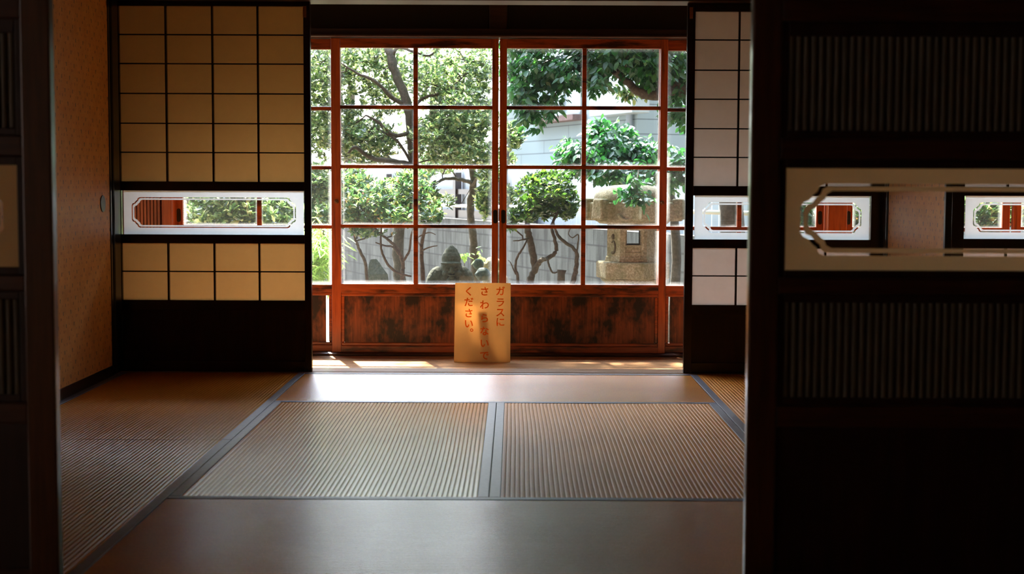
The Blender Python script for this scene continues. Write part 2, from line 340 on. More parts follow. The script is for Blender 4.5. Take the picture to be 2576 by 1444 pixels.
def disc(mb, c, r, y0, y1, rz=None, n=20, axis='y'):
    rz = rz or r; vs = []
    for yy in (y0, y1):
        for k in range(n):
            a = 2 * math.pi * k / n
            if axis == 'y': vs.append((c[0] + r * math.cos(a), yy, c[1] + rz * math.sin(a)))
            else: vs.append((yy, c[0] + r * math.cos(a), c[1] + rz * math.sin(a)))
    mb.add(vs, [tuple(range(n)), tuple(range(2 * n - 1, n - 1, -1))] + [(k, k + n, (k + 1) % n + n, (k + 1) % n) for k in range(n)])

# ------------------------------------------------------------------ dimensions of the room
XL, XR = -1.81, 1.67                       # side walls of the tatami room
SEAM = (-0.941, -0.065, 0.800)
YN, Y1, Y2, YF = 3.06, 3.92, 5.645, 6.53   # door line, mat rows, veranda threshold
YS = 7.52                                  # glass door plane
ZE = -0.03                                 # veranda floor
XR2 = 4.3

# floor structure
MB().box(XL - 2.5, XR2, -3.2, YF, -0.25, -0.05).build('floor', M['plaster'])['kind'] = 'structure'
MB().box(XL - 2.5, XR2, -3.2, YN - 0.12, -0.05, 0.0).build('floor_near_room', M['tatami_y'])['kind'] = 'structure'
MB().box(XR + 0.02, XR2, YN + .0, YF, -0.05, 0.0).build('floor_side_room', M['tatami_y'])['kind'] = 'structure'
MB().box(-2.75, XR2, 6.72, YS + 0.16, ZE - 0.04, ZE).build('floor_veranda', M['boards'])['kind'] = 'structure'
# walls and ceilings
def struct(name, mb, m, bevel=0, **k):
    o = mb.build(name, m, None, bevel, **k); o['kind'] = 'structure'; return o
struct('wall_back', MB().box(XL - 2.6, XR2 + .1, -3.3, -3.2, -0.2, 2.6), M['plaster'])
struct('wall_left_near', MB().box(XL - 2.6, XL - 2.5, -3.2, -2.6, -0.2, 2.6).box(XL - 2.6, XL - 2.5, 1.4, 3.0, -0.2, 2.6).box(XL - 2.6, XL - 2.5, -2.6, 1.4, 2.2, 2.6).box(XL - 2.6, XL - 2.5, -2.6, 1.4, -.2, 0.3), M['plaster'])
struct('wall_right_near', MB().box(XR2, XR2 + 0.1, -3.2, 8.0, -0.2, 2.6), M['plaster'])
struct('wall_left', MB().box(XL - 0.16, XL - 0.05, YN, 6.60, -0.05, 2.6), M['plaster'])
struct('ceiling', MB().box(XL - 2.6, XR2 + .1, -3.3, 6.62, 2.5, 2.6), M['ceil'])
struct('wall_front_upper', MB().box(XL - 0.16, XR2, 6.54, 6.64, 1.80, 2.5), M['plaster'])
struct('wall_partition_upper', MB().box(XL - 2.6, XR2, 2.98, 3.08, 1.84, 2.5), M['plaster'])
struct('wall_partition_left', MB().box(XL - 2.6, XL - 0.02, 2.98, 3.08, -0.05, 1.84), M['plaster'])
struct('wall_partition_right', MB().box(2.30, XR2, 2.98, 3.08, -0.05, 1.84), M['plaster'])
struct('trim_lintel', MB().box(XL - 0.05, XR2, 6.50, 6.66, 1.668, 1.80).box(XL - 0.05, XR2, 6.485, 6.50, 1.69, 1.75), M['beam'], 0.004)
struct('trim_near_lintel', MB().box(XL, 2.3, 2.97, 3.10, 1.745, 1.84), M['beam'], 0.004)
struct('trim_corner_post', MB().box(XL - 0.05, XL + 0.035, 6.445, 6.56, 0, 2.5), M['black'], 0.012)
struct('trim_corner_post_right', MB().box(XR - 0.0, XR + 0.11, 6.52, 6.64, 0, 2.5), M['door_wood'], 0.006)
struct('trim_near_threshold', MB().box(XL, 2.3, 2.94, YN, -0.05, 0.0), M['beam'], 0.003)
struct('trim_near_post', MB().box(XL - 0.12, XL - 0.0, 2.96, 3.08, 0, 2.5), M['door_wood'], 0.006)
# threshold with two sliding grooves
tb = MB()
for a, b, z in ((YF, 6.553, 0.002), (6.553, 6.573, -0.008), (6.573, 6.600, 0.002), (6.600, 6.620, -0.008), (6.620, 6.720, 0.0)):
    tb.box(XL, XR2, a, b, -0.07, z)
struct('trim_threshold', tb, M['sill'], 0.001)
# veranda roof, eave, end walls
struct('ceiling_veranda', MB().box(-2.9, XR2 + .1, 6.62, 8.45, 2.16, 2.24), M['beam'])
struct('roof', MB().box(-4.6, 4.8, -3.4, 8.35, 2.62, 2.72), M['ceil'])
struct('wall_veranda_end', MB().box(-2.85, -2.75, 6.6, 7.7, -0.2, 2.2), M['plaster'])
# wall above the glass doors: head rail, dark transom boards, struts
tz0, tz1 = Z(97, YS), Z(76, YS)
struct('trim_door_head', MB().box(-2.75, XR2, YS - 0.07, YS + 0.10, tz0, tz1).box(-2.75, XR2, YS - 0.085, YS - 0.07, tz0, tz0 + 0.012), M['beam'], 0.004)
struct('wall_transom', MB().box(-2.75, XR2, YS + 0.03, YS + 0.05, tz1, 2.16), M['lacquer'])
struct('trim_transom_post', MB().box(X(1230, YS), X(1274, YS), YS - 0.05, YS + 0.03, tz1, 2.16), M['beam'], 0.004)
struct('trim_sill', MB().box(-2.75, XR2, YS - 0.075, YS + 0.16, ZE, ZE + 0.012), M['beam'], 0.003)
for xa, xb in ((X(414, YS), X(440, YS)), (X(2076, YS), X(2124, YS))):
    struct('trim_veranda_post', MB().box(xa, xb, YS - 0.06, YS + 0.10, ZE, 2.16), M['red_v'], 0.005)

# ------------------------------------------------------------------ tatami mats
def tatami(x0, x1, y0, y1, along, label, surf=None):
    root = empty('tatami_mat', ((x0 + x1) / 2, (y0 + y1) / 2, -0.05), label=label, cat='tatami mat', group='rush mats of the tatami room')
    g = 0.0012; x0 += g; x1 -= g; y0 += g; y1 -= g; hb = 0.030
    MB().box(x0, x1, y0, y1, -0.05, -0.0024).build('mat_body', M['tatami_y'], root)
    if along == 'y': a0, a1, l0, l1 = x0 + hb, x1 - hb, y0, y1
    else: a0, a1, l0, l1 = y0 + hb, y1 - hb, x0, x1
    n = 58; prof = [(0.0, -0.0022), (0.05, -0.0008), (0.12, -0.00025), (0.25, -0.00005), (0.5, 0.0), (0.75, -0.00005), (0.88, -0.00025), (0.95, -0.0008)]
    if along == 'x': prof = [(0.0, -0.0018), (0.06, -0.0009), (0.18, -0.0004), (0.34, -0.00008), (0.5, 0.0), (0.66, -0.00008), (0.82, -0.0004), (0.94, -0.0009)]
    if along == 'x' and y1 < 4.5: prof = [(0.0, -0.0016), (0.075, -0.0012), (0.11, -0.00012), (0.15, 0.0), (0.3, 0.00002), (0.5, 0.00003), (0.7, 0.00002), (0.85, 0.0), (0.89, -0.00012), (0.925, -0.0012)]   # rib tops flattened here so this mat catches more window sheen
    us, zs = [], []
    for k in range(n):
        for p, z in prof: us.append(a0 + (a1 - a0) * (k + p) / n); zs.append(z)
    us.append(a1); zs.append(-0.0020)
    us = np.array(us); zs = np.array(zs); S = 24
    ls = np.linspace(l0, l1, S + 1); ph = RNG.random(4) * 6.28
    tt = (ls - l0) / (l1 - l0)
    wig = 0.0045 * np.sin(tt * 2.6 + ph[0]) + 0.0016 * np.sin(tt * 7 + ph[1])
    wig = wig - (wig[0] + (wig[-1] - wig[0]) * tt)
    edge = np.minimum(us - a0, a1 - us) / (a1 - a0) * 2
    U = us[None, :] + wig[:, None] * np.clip(edge * 4, 0, 1)[None, :]
    ZZ = np.repeat(zs[None, :], S + 1, 0) + (0.0008 * np.sin(us * 9 + ph[2]) * np.clip(edge * 3, 0, 1))[None, :] * np.sin(tt * 5 + ph[3])[:, None]
    Lg = np.repeat(ls[:, None], len(us), 1)
    V = np.stack([U, Lg, ZZ], -1) if along == 'y' else np.stack([Lg, U, ZZ], -1)
    W = len(us); idx = np.arange((S + 1) * W).reshape(S + 1, W)
    Q = np.stack([idx[:-1, :-1], idx[:-1, 1:], idx[1:, 1:], idx[1:, :-1]], -1).reshape(-1, 4)
    if along != 'y': Q = Q[:, ::-1]
    mb = MB(); mb.v = [tuple(v) for v in V.reshape(-1, 3).tolist()]; mb.f = [tuple(q) for q in Q.tolist()]
    mb.build('rush_surface', M[surf or 'tatami_' + along], root, smooth=True)
    for e0, e1 in ((a0 - hb, a0), (a1, a1 + hb)):
        b = MB()
        if along == 'y': b.box(e0, e1, y0, y1, -0.05, 0.0016)
        else: b.box(x0, x1, e0, e1, -0.05, 0.0016)
        b.build('cloth_border', M['heri'], root, 0.0012)
tatami(SEAM[0], SEAM[2], Y2, YF, 'x', 'pale shining tatami mat lying crosswise right along the veranda threshold')
tatami(SEAM[0], SEAM[1], Y1, Y2, 'y', 'tatami mat with silvery lengthwise ribs, left of the centre seam')
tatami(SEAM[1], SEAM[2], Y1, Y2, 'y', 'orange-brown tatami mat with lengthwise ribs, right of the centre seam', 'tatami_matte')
tatami(SEAM[0], SEAM[2], YN, Y1, 'x', 'grey-white tatami mat lying crosswise, closest to the viewer')
tatami(XL + .03, SEAM[0], 4.80, YF, 'y', 'dim brown tatami mat under the left shoji, beside the patterned sliding door')
tatami(XL + .03, SEAM[0], YN, 4.80, 'y', 'dim brown tatami mat beside the dark door, nearest on the left')
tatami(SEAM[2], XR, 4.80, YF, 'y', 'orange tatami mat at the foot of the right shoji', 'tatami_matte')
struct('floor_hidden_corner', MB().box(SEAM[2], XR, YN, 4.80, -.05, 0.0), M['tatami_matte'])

# ------------------------------------------------------------------ etched glass
def notch(x0, x1, z0, z1, r):
    c = [(0, 1), (.12, .78), (.34, .70), (.46, .54), (.54, .46), (.70, .34), (.78, .12), (1, 0)]
    o = []
    o += [(x0 + r * a, z1 - r * b) for a, b in c]
    o += [(x1 - r * a, z1 - r * b) for a, b in reversed(c)]
    o += [(x1 - r * a, z0 + r * b) for a, b in c]
    o += [(x0 + r * a, z0 + r * b) for a, b in reversed(c)]
    return o
def ring(mb, outer, inner, y):
    L1 = [Vector((p[0], p[1], 0)) for p in outer]; L2 = [Vector((p[0], p[1], 0)) for p in inner]
    tris = geometry.tessellate_polygon([L1, L2]); al = L1 + L2
    mb.add([(v.x, y, v.y) for v in al], tris)
def etched(root, x0, x1, z0, z1, y, mx, mz, r, lw, frost):
    """frosted pane with clear notched centre and a thin clear line around it"""
    g = empty('etched_glass', (0, 0, 0)); g.parent = root; g.location = Vector(((x0 + x1) / 2, y, (z0 + z1) / 2)) - parent_origin(root)
    a = notch(x0 + mx, x1 - mx, z0 + mz, z1 - mz, r)
    b = notch(x0 + mx + lw, x1 - mx - lw, z0 + mz + lw, z1 - mz - lw, r)
    c = notch(x0 + mx + 2.6 * lw, x1 - mx - 2.6 * lw, z0 + mz + 2.6 * lw, z1 - mz - 2.6 * lw, r)
    f = MB(); ring(f, [(x0, z0), (x1, z0), (x1, z1), (x0, z1)], a, y); ring(f, b, c, y)
    f.build('frosted_border', frost, g)
    q = MB(); ring(q, a, b, y); al = [Vector((p[0], p[1], 0)) for p in c]
    q.add([(v.x, y, v.y) for v in al], geometry.tessellate_polygon([al]))
    q.build('clear_centre', M['clear'], g)

# ------------------------------------------------------------------ shoji screens
def shoji(x0, x1, y, zrow_up, gz, zrow_lo, ztop, xcols, paper, label, catch=None, pull=None):
    """zrow_up / zrow_lo: heights of the paper field borders and bars, top to bottom"""
    root = empty('shoji_screen', ((x0 + x1) / 2, y, 0), label=label, cat='shoji', group='paper shoji screens along the veranda')
    d = 0.030; y0, y1 = y - d / 2, y + d / 2
    pl, pr = xcols[0], xcols[-1]
    fr = MB()
    fr.box(x0, pl, y0, y1, 0.0, ztop); fr.box(pr, x1, y0, y1, 0.0, ztop)
    fr.box(pl, pr, y0 + .001, y1 - .001, zrow_up[0], ztop)
    fr.box(pl, pr, y0 + .001, y1 - .001, gz[1], zrow_up[-1]); fr.box(pl, pr, y0 + .001, y1 - .001, zrow_lo[0], gz[0])
    fr.box(pl, pr, y0 + .001, y1 - .001, zrow_lo[-1] - 0.045, zrow_lo[-1]); fr.box(pl, pr, y0 + .001, y1 - .001, 0.0, 0.05)
    fr.build('frame', M['lacquer'], root, 0.002)
    MB().box(pl, pr, y - .004, y + .004, 0.05, zrow_lo[-1] - 0.045).build('lower_board', M['door_panel'], root)
    for rows in (zrow_up, zrow_lo):
        k = MB(); t = 0.0028
        for z in rows[1:-1]: k.box(pl, pr, y0 + .004, y + .004, z - t, z + t)
        for xx in xcols[1:-1]: k.box(xx - .0042, xx + .0042, y0 + .003, y + .0045, rows[-1], rows[0])
        k.build('lattice', M['lacquer'], root)
        MB().box(pl - .003, pr + .003, y + .0052, y + .0062, rows[-1] - .003, rows[0] + .003).build('paper', paper, root)
    etched(root, pl + .008, pr - .004, gz[0], gz[1], y, 0.036, 0.030, 0.036, 0.0045, M['frost'])
    if catch:
        MB().box(catch[0], catch[1], y0 - .006, y0, catch[2], catch[3]).build('wood_catch', M['catch'], root, label='small pale wooden catch')
    if pull:
        b = MB(); b.box(pull[0] - .008, pull[0] + .008, y0 - .0012, y0 + .002, pull[1] - .03, pull[1] + .03); b.build('finger_pull', M['iron'], root)
YP = 6.575
zl = lambda y: Z(y, YP, 540)
zr = lambda y: Z(y, YP, 1800)
shoji(X(287, YP), X(784, YP), YP, [zl(v) for v in (16, 88, 161, 236, 311, 384, 457)], (zl(590), zl(480)),
      [zl(v) for v in (612, 683, 755)], 1.672, [X(v, YP) for v in (308, 424, 540, 653, 767)], M['paper'],
      'black framed shoji with warm yellow paper, left of the veranda opening', (X(767, YP), X(775, YP), zl(44), zl(16)), (X(776, YP), zl(550)))
shoji(X(1722, YP), X(2241, YP), YP, [zr(v) for v in (30, 101, 177, 250, 324, 396, 468)], (zr(602), zr(492)),
      [zr(v) for v in (624, 694, 767)], 1.672, [X(v, YP) for v in (1742, 1852, 1964, 2076, 2188)], M['paper_white'],
      'shoji with pale greyish paper, partly behind the large dark door', (X(1727, YP), X(1735, YP), zr(48), zr(20)), (X(1731, YP), zr(555)))
shoji(X(2388, YP), X(2905, YP), YP, [zr(v) for v in (30, 101, 177, 250, 324, 396, 468)], (zr(598), zr(490)),
      [zr(v) for v in (622, 694, 767)], 1.672, [X(v, YP) for v in (2422, 2530, 2640, 2750, 2860)], M['paper_white'],
      'farther shoji of the side room seen through the dark door\'s glass')

# ------------------------------------------------------------------ patterned sliding doors (fusuma) on the side walls
def fusuma(x, y0, y1, side, label, pull_y):
    s = side
    root = empty('fusuma_door', (x, (y0 + y1) / 2, 0), label=label, cat='sliding door', group='gold patterned fusuma doors of the tatami room')
    zt = 1.68
    MB().box(x, x - s * 0.018, y0 + .02, y1 - .02, 0.045, zt - .02).build('patterned_paper', M['fusuma'], root)
    fr = MB()
    fr.box(x + s * .004, x - s * .022, y0, y0 + .022, 0, zt); fr.box(x + s * .004, x - s * .022, y1 - .022, y1, 0, zt)
    fr.box(x + s * .003, x - s * .021, y0 + .022, y1 - .022, 0, .047); fr.box(x + s * .003, x - s * .021, y0 + .022, y1 - .022, zt - .022, zt)
    fr.build('frame', M['black'], root, 0.002)
    if pull_y:
        b = MB(); disc(b, (pull_y, 0.766), .036, x - s * .004, x + s * .0035, axis='x'); b.build('round_pull', M['iron'], root)
fusuma(XL + .03, 5.55, 6.42, 1, 'gold patterned sliding door with round black pull, on the left wall', 6.285)
struct('wall_left_panel', MB().box(XL - .02, XL + .012, 3.79, 5.58, 0, 1.68), M['fusuma'])
fusuma(XR, 5.61, 6.50, -1, 'gold patterned sliding door seen through the etched glass at right', None)
struct('wall_left_stub', MB().box(XL - .05, XL + .03, YN, 3.79, -.05, 1.7), M['plaster'])
struct('trim_left_track', MB().box(XL - .05, XL + .04, YN, 6.445, -.05, 0.0), M['black'])
struct('wall_left_upper', MB().box(XL - .05, XL + .035, YN, 6.445, 1.68, 2.5), M['plaster'])
struct('wall_right_upper', MB().box(XR, XR + .1, YN, 6.52, 1.68, 2.5), M['plaster'])

# ------------------------------------------------------------------ large dark doors in the near plane
YD = 3.02
zf = lambda y: Z(y, YD)
def reed_door(x0, x1, flip, label):
    root = empty('reed_door', ((x0 + x1) / 2, YD + .015, 0), label=label, cat='sliding door', group='dark doors of reeds and etched glass')
    y0, y1 = YD, YD + 0.032; st = 0.062
    a, b = x0 + st, x1 - st
    fr = MB(); fr.box(x0, a, y0, y1, 0, 1.76).box(b, x1, y0, y1, 0, 1.76); fr.build('stile', M['door_wood'], root, 0.004)
    rl = MB()
    for t0, t1 in ((-420, -360), (-7, 50), (345, 398), (697, 738), (1018, 1073), (1500, 1440)):
        rl.box(a, b, y0 + .003, y1 - .003, zf(t1), min(1.76, zf(t0)))
    rl.build('rail', M['door_wood_h'], root, 0.003)
    # recessed bead frames around each field
    bd = MB(); w_ = 0.014
    for t0, t1 in ((50, 345), (398, 697), (738, 1018), (-360, -7)):
        za, zb = zf(t1), zf(t0)
        bd.box(a, a + w_, y0 + .009, y1 - .009, za, zb).box(b - w_, b, y0 + .009, y1 - .009, za, zb)
        ex = 0.030 if t0 in (50, -360) else (0.018)
        bd.box(a + w_, b - w_, y0 + .009, y1 - .009, zb - ex, zb).box(a + w_, b - w_, y0 + .009, y1 - .009, za, za + 0.016)
    bd.build('bead', M['door_panel'], root, 0.002)
    for t0, t1, ex in ((50, 345, .030), (738, 1018, .018), (-360, -7, .030)):
        za, zb = zf(t1) + .016, zf(t0) - ex
        n = int((b - a - 2 * w_) / 0.0156); pw = (b - a - 2 * w_) / n
        mb = MB()
        for k in range(n):
            cx = a + w_ + (k + .5) * pw; r = pw * 0.5
            prof = [(cx + r * math.cos(math.pi * i / 6) * -1, YD + .018 - r * .9 * math.sin(math.pi * i / 6)) for i in range(7)]
            vs = [(p[0], p[1], za) for p in prof] + [(p[0], p[1], zb) for p in prof]
            mb.add(vs, [(i, i + 1, i + 8, i + 7) for i in range(6)])
        mb.build('reeds', M['reed'], root, smooth=True, label='vertical olive-brown reeds')
        MB().box(a + w_, b - w_, YD + .0185, YD + .021, za, zb).build('reed_backing', M['door_panel'], root)
    MB().box(a, b, YD + .012, YD + .018, zf(1440), zf(1073)).build('lower_board', M['door_panel'], root)
    etched(root, a + w_, b - w_, zf(682), zf(417), YD + .016, 0.032, 0.034, 0.050, 0.006, M['frost_tan'])
M['reed'] = plain('olive_brown_reeds', (0.068, 0.052, 0.027), 0.5, 0.4, noise=0.25, nscale=8)
reed_door(0.491, 1.375, False, 'large dark door with reed panels and etched glass, right foreground')
reed_door(-1.845, -0.960, True, 'dark reed and etched glass door at the far left, mostly out of view')

# ------------------------------------------------------------------ glass doors of the veranda
def glass_door(num, px0, px1, front, stile_l, stile_r, mid, label, knob=None, pull=None, slit=None):
    yb = YS if front else YS + 0.036
    sh = 0 if front else 3
    x0, x1 = X(px0, YS), X(px1, YS)
    root = empty(f'door_{num}', ((x0 + x1) / 2, yb, ZE + .012), label=label, cat='glass door', group='wooden glass doors of the veranda', kind='structure')
    y0, y1 = yb - .015, yb + .015
    zz = lambda v: Z(v, YS)
    xl, xr, xm = X(stile_l, YS), X(stile_r, YS), X(mid, YS)
    st = MB(); st.box(x0, xl, y0, y1, ZE + .012, zz(98)).box(xr, x1, y0, y1, ZE + .012, zz(98))
    st.build('stile', M['red_v'], root, 0.002)
    rl = MB(); e = .001
    rl.box(xl, xr, y0 + e, y1 - e, zz(122 + sh), zz(98)); rl.box(xl, xr, y0 + e, y1 - e, zz(738), zz(715 + sh)); rl.box(xl, xr, y0 + e, y1 - e, ZE + .012, zz(871))
    rl.build('rail', M['red_h'], root, 0.002)
    bars = [(271 + sh), (420.5 + sh), (570 + sh)]
    mu = MB(); hw = 0.0095
    for v in bars: mu.box(xl, xr, y0 + .004, y1 - .004, zz(v) - hw, zz(v) + hw)
    mu.box(xm - .0115, xm + .0115, y0 + .003, y1 - .003, zz(715 + sh), zz(122 + sh))
    mu.build('muntin', M['red_h'], root, 0.002)
    # bevelled frame round the lower board
    k = MB(); s = .017
    za, zb = zz(871), zz(738)
    k.box(xl, xr, y0 + .005, y1 - .005, zb - s, zb).box(xl, xr, y0 + .005, y1 - .005, za, za + s)
    k.box(xl, xl + s, y0 + .005, y1 - .005, za + s, zb - s).box(xr - s, xr, y0 + .005, y1 - .005, za + s, zb - s)
    k.build('board_moulding', M['red_h'], root, 0.004)
    a, b = xl + s, xr - s
    if slit == 'r': b -= 0.016
    if slit == 'l': a += 0.0075
    MB().box(a, b, yb - .003, yb + .004, za + s, zb - s).build('lower_board', M['red_panel'], root)
    q = MB(); zs = [zz(715 + sh)] + [zz(v) for v in reversed(bars)] + [zz(122 + sh)]
    for i in range(4):
        for u0, u1 in ((xl, xm), (xm, xr)):
            q.add([(u0, yb + .002, zs[i]), (u1, yb + .002, zs[i]), (u1, yb + .002, zs[i + 1]), (u0, yb + .002, zs[i + 1])], [(0, 1, 2, 3)])
    uvq = [(0, 0), (1, 0), (1, 1), (0, 1)]
    q.build('pane', M['glass'], root, uvs=lambda pi, kk, co: uvq[kk])
    if knob:
        b_ = MB(); disc(b_, (X(knob, YS), zz(509)), .012, y0 - .002, y0 + .001); disc(b_, (X(knob, YS), zz(509)), .007, y0 - .010, y0 - .002)
        b_.build('knob', M['knob'], root, 0.002)
    if pull:
        b_ = MB(); cx = X(pull, YS); cz = zz(545); n = 8
        pts = [(cx + .011 * math.cos(t), cz + (.024 if math.sin(t) > 0 else -.024) + .011 * math.sin(t)) for t in [math.pi * j / n for j in range(n + 1)] + [math.pi + math.pi * j / n for j in range(n + 1)]]
        m_ = len(pts); b_.add([(p[0], y0 - .0012, p[1]) for p in pts] + [(p[0], y0 + .002, p[1]) for p in pts], [tuple(range(m_)), tuple(range(2 * m_ - 1, m_ - 1, -1))] + [(j, j + m_, (j + 1) % m_ + m_, (j + 1) % m_) for j in range(m_)])
        b_.build('finger_pull', M['iron'], root)
glass_door(1, 438, 857, False, 458, 833, 650, 'red wooden glass door, leftmost, mostly behind the left shoji', pull=448, slit='r')
glass_door(2, 835, 1253, True, 858, 1237, 1046, 'red wooden glass door, left of the centre joint, with a small knob', knob=848, pull=1246)
glass_door(3, 1256, 1675, True, 1274, 1657, 1467, 'red wooden glass door, right of the centre joint, before the stone lantern', knob=1664, pull=1266)
glass_door(4, 1655, 2074, False, 1677, 2055, 1861, 'red wooden glass door behind the pale right shoji', pull=2064, slit='l')
glass_door(5, 2124, 2543, False, 2146, 2524, 2334, 'red wooden glass door seen through the etched glass at right', pull=2136)
glass_door(6, 2545, 2964, True, 2565, 2944, 2755, 'red wooden glass door at the far end of the veranda')

# lattice screen at the veranda's left end
ls = empty('lattice_screen', (-2.25, YS, ZE + .012), label='brown slatted lattice screen seen through the left shoji\'s clear glass', cat='lattice')
b = MB()
xx = X(414, YS) - 0.02
while xx > -2.72:
    b.box(xx - .0125, xx, YS - .01, YS + .01, ZE + .012, 1.60); xx -= 0.0175
b.build('slats', M['red_v'], ls)
b = MB()
for v in (150, 300, 400, 521, 553, 650, 800): b.box(-2.74, X(414, YS), YS + .01, YS + .022, Z(v, YS) - .005, Z(v, YS) + .005)
b.box(-2.74, X(414, YS), YS + .024, YS + .03, ZE + .012, 1.60)
b.build('cross_rail', M['red_h'], ls)

# ------------------------------------------------------------------ notice board on the veranda floor
YB = 7.20
def sign():
    bx0, bx1 = X(1142, YB, 800), X(1284, YB, 800); zt = Z(713, YB + .03); z0 = ZE
    root = empty('notice_board', ((bx0 + bx1) / 2, YB, z0), label='cream notice board with orange Japanese writing standing on the veranda floor', cat='sign')
    lean = 0.05; y_at = lambda z: YB + (z - z0) * lean / (zt - z0)
    t = .005; x = (bx0 + bx1) / 2
    b = MB(); top = .004
    b.add([(bx0, YB, z0), (bx1, YB, z0), (bx1 + .001, y_at(zt), zt), (bx0 + top, y_at(zt), zt), (bx0, YB + t, z0), (bx1, YB + t, z0), (bx1 + .001, y_at(zt) + t, zt), (bx0 + top, y_at(zt) + t, zt)],
          [(0, 1, 2, 3), (7, 6, 5, 4), (0, 4, 5, 1), (1, 5, 6, 2), (2, 6, 7, 3), (3, 7, 4, 0)])
    b.build('board', M['board'], root)
    # folding prop behind
    b = MB(); yb = y_at(zt * .6) + t
    b.add([(x - .02, yb, zt * .6), (x + .02, yb, zt * .6), (x + .025, YB + .10, z0), (x - .025, YB + .10, z0), (x - .02, yb + .004, zt * .6), (x + .02, yb + .004, zt * .6), (x + .025, YB + .104, z0), (x - .025, YB + .104, z0)],
          [(3, 2, 1, 0), (4, 5, 6, 7), (0, 1, 5, 4), (1, 2, 6, 5), (2, 3, 7, 6), (3, 0, 4, 7)])
    b.build('prop', M['sill'], root)
    cols = [('ガラスに', 1258.5, (733, 761, 786, 810)), ('さわらないで', 1218.7, (733.5, 767, 800.5, 832.5, 862.5, 893)), ('ください。', 1179, (733.5, 760, 788, 814, 829))]
    for text, cx, ys in cols:
        mb = MB()
        for ch, py in zip(text, ys):
            mb = MB()
            c = bpy.data.curves.new('glyph', 'FONT'); c.body = ch; c.size = 1; c.offset = 0.02; c.resolution_u = 4
            o = bpy.data.objects.new('glyph', c); SC.collection.objects.link(o)
            me = bpy.data.meshes.new_from_object(o.evaluated_get(bpy.context.evaluated_depsgraph_get()))
            s = 24.5 / F * YB
            pcx, pcy = cx, py
            if ch == '。': pcx += 3.5; pcy += 6; 
            wc = P(pcx, pcy, YB + .02)
            if ch == '。':
                vx = [v.co.x for v in me.vertices]; vy = [v.co.y for v in me.vertices]; ox, oy = (min(vx) + max(vx)) / 2, (min(vy) + max(vy)) / 2
                wc = P(1186.5, 830.5, YB + .02)
            else: ox, oy = 0.5, 0.38
            vs = []
            for v in me.vertices:
                zz = wc.z + (v.co.y - oy) * s
                vs.append((wc.x + (v.co.x - ox) * s, y_at(zz) - .0006, zz))
            mb.add(vs, [tuple(p.vertices) for p in me.polygons])
            bpy.data.objects.remove(o); bpy.data.curves.remove(c); bpy.data.meshes.remove(me)
            mb.build('character', M['ink'], root, label='orange Japanese character')
sign()

# ------------------------------------------------------------------ garden
ZG = -0.8
struct('ground', MB().box(-30, 30, 7.75, 60, ZG - .2, ZG), M['soil'])
U = Vector((-.384, 1, 0)).normalized(); NN = Vector((-U.y, U.x, 0))      # wall direction (away, to the left); NN faces the garden side
A0 = Vector((1.33, 11.9, 0))
def wline(s, off=0): return A0 + U * s + NN * off
def slab(mb, s0, s1, o0, o1, z0, z1):
    p = [wline(s0, o0), wline(s1, o0), wline(s1, o1), wline(s0, o1)]
    mb.prism([(q.x, q.y) for q in p], z0, z1); return mb
def wall_uv(pi, k, co):
    d = co - A0; return (d.dot(U) + d.dot(NN), co.z)
wl = slab(MB(), -2.6, 26, 0, -.12, ZG, 0.45).box(2.27, 9, 9.47, 9.6, ZG, .45).build('garden_block_wall', M['block'], uvs=wall_uv)
tag(wl, 'long grey stained concrete block wall at the back of the garden', 'wall', kind='structure')
# corrugated fence above the wall
fe = empty('corrugated_fence', tuple(wline(4, -.2)), label='pale blue corrugated metal fence with dark timber rails above the block wall', cat='fence')
mb = MB(); vs = []; n = 0
s = -2.5; pts = []
while s < 14:
    for dd, oo in ((0, 0), (.03, .012), (.06, 0), (.09, -.012)):
        q = wline(s + dd, -.24 + oo); pts.append(q)
    s += 0.12
vs = [(q.x, q.y, 0.1) for q in pts] + [(q.x, q.y, 1.02) for q in pts]; n = len(pts)
mb.add(vs, [(i, i + 1, i + 1 + n, i + n) for i in range(n - 1)])
mb.build('corrugated_sheet', plain('pale_blue_painted_metal', (0.50, 0.57, 0.66), 0.45, 0.5), fe)
b = MB()
for z0, z1 in ((.74, .80), (.40, .55)): slab(b, 3.5, 14, -.14, -.19, z0, z1)
b.build('timber_rail', M['lacquer'], fe)
for ss in (4.5, 6.0, 7.5, 9):
    b = MB(); slab(b, ss, ss + .1, -.12, -.2, ZG, 1.0); b.build('timber_post', M['lacquer'], fe)
mb = MB().tube([wline(-2.5, .05) + Vector((0, 0, .66)), wline(14, .05) + Vector((0, 0, .55))], .018, 8)
pp = mb.build('white_pipe_rail', plain('white_painted_pipe', (0.85, 0.87, 0.85), .4), fe, smooth=True)

# neighbouring house
HC = Vector((1.62, 19.2, 0))
V2 = Vector((U.y, -U.x, 0))                          # along the face that runs right
def hpt(s, off=0): return HC + U * s - V2 * off
hs = empty('neighbour_house', (HC.x, HC.y, ZG), label='pale blue-white sided house behind the garden, seen past the camellias', cat='house')
p = [HC, HC + U * 5, HC + U * 5 + V2 * 7, HC + V2 * 7]
def huv(pi, k, co):
    d = co - HC; return (d.dot(U) + d.dot(V2) * 1.0 + .55, co.z + 0.03)
MB().prism([(q.x, q.y) for q in reversed(p)], ZG, 8.0).build('siding_wall', M['siding'], hs, uvs=huv)  # unseen upper height raised to block sky on the right
c0 = HC + (U * 6 + V2 * 3.5)
MB().prism([(HC - U * .5 - V2 * .5)[:2], (HC + U * 5.5 - V2 * .5)[:2], (HC + U * 5.5 + V2 * 7.5)[:2], (HC - U * .5 + V2 * 7.5)[:2]], 8.0, 9.6, .3).build('roof', plain('grey_roof_tiles', (.10, .10, .11), .6), hs)
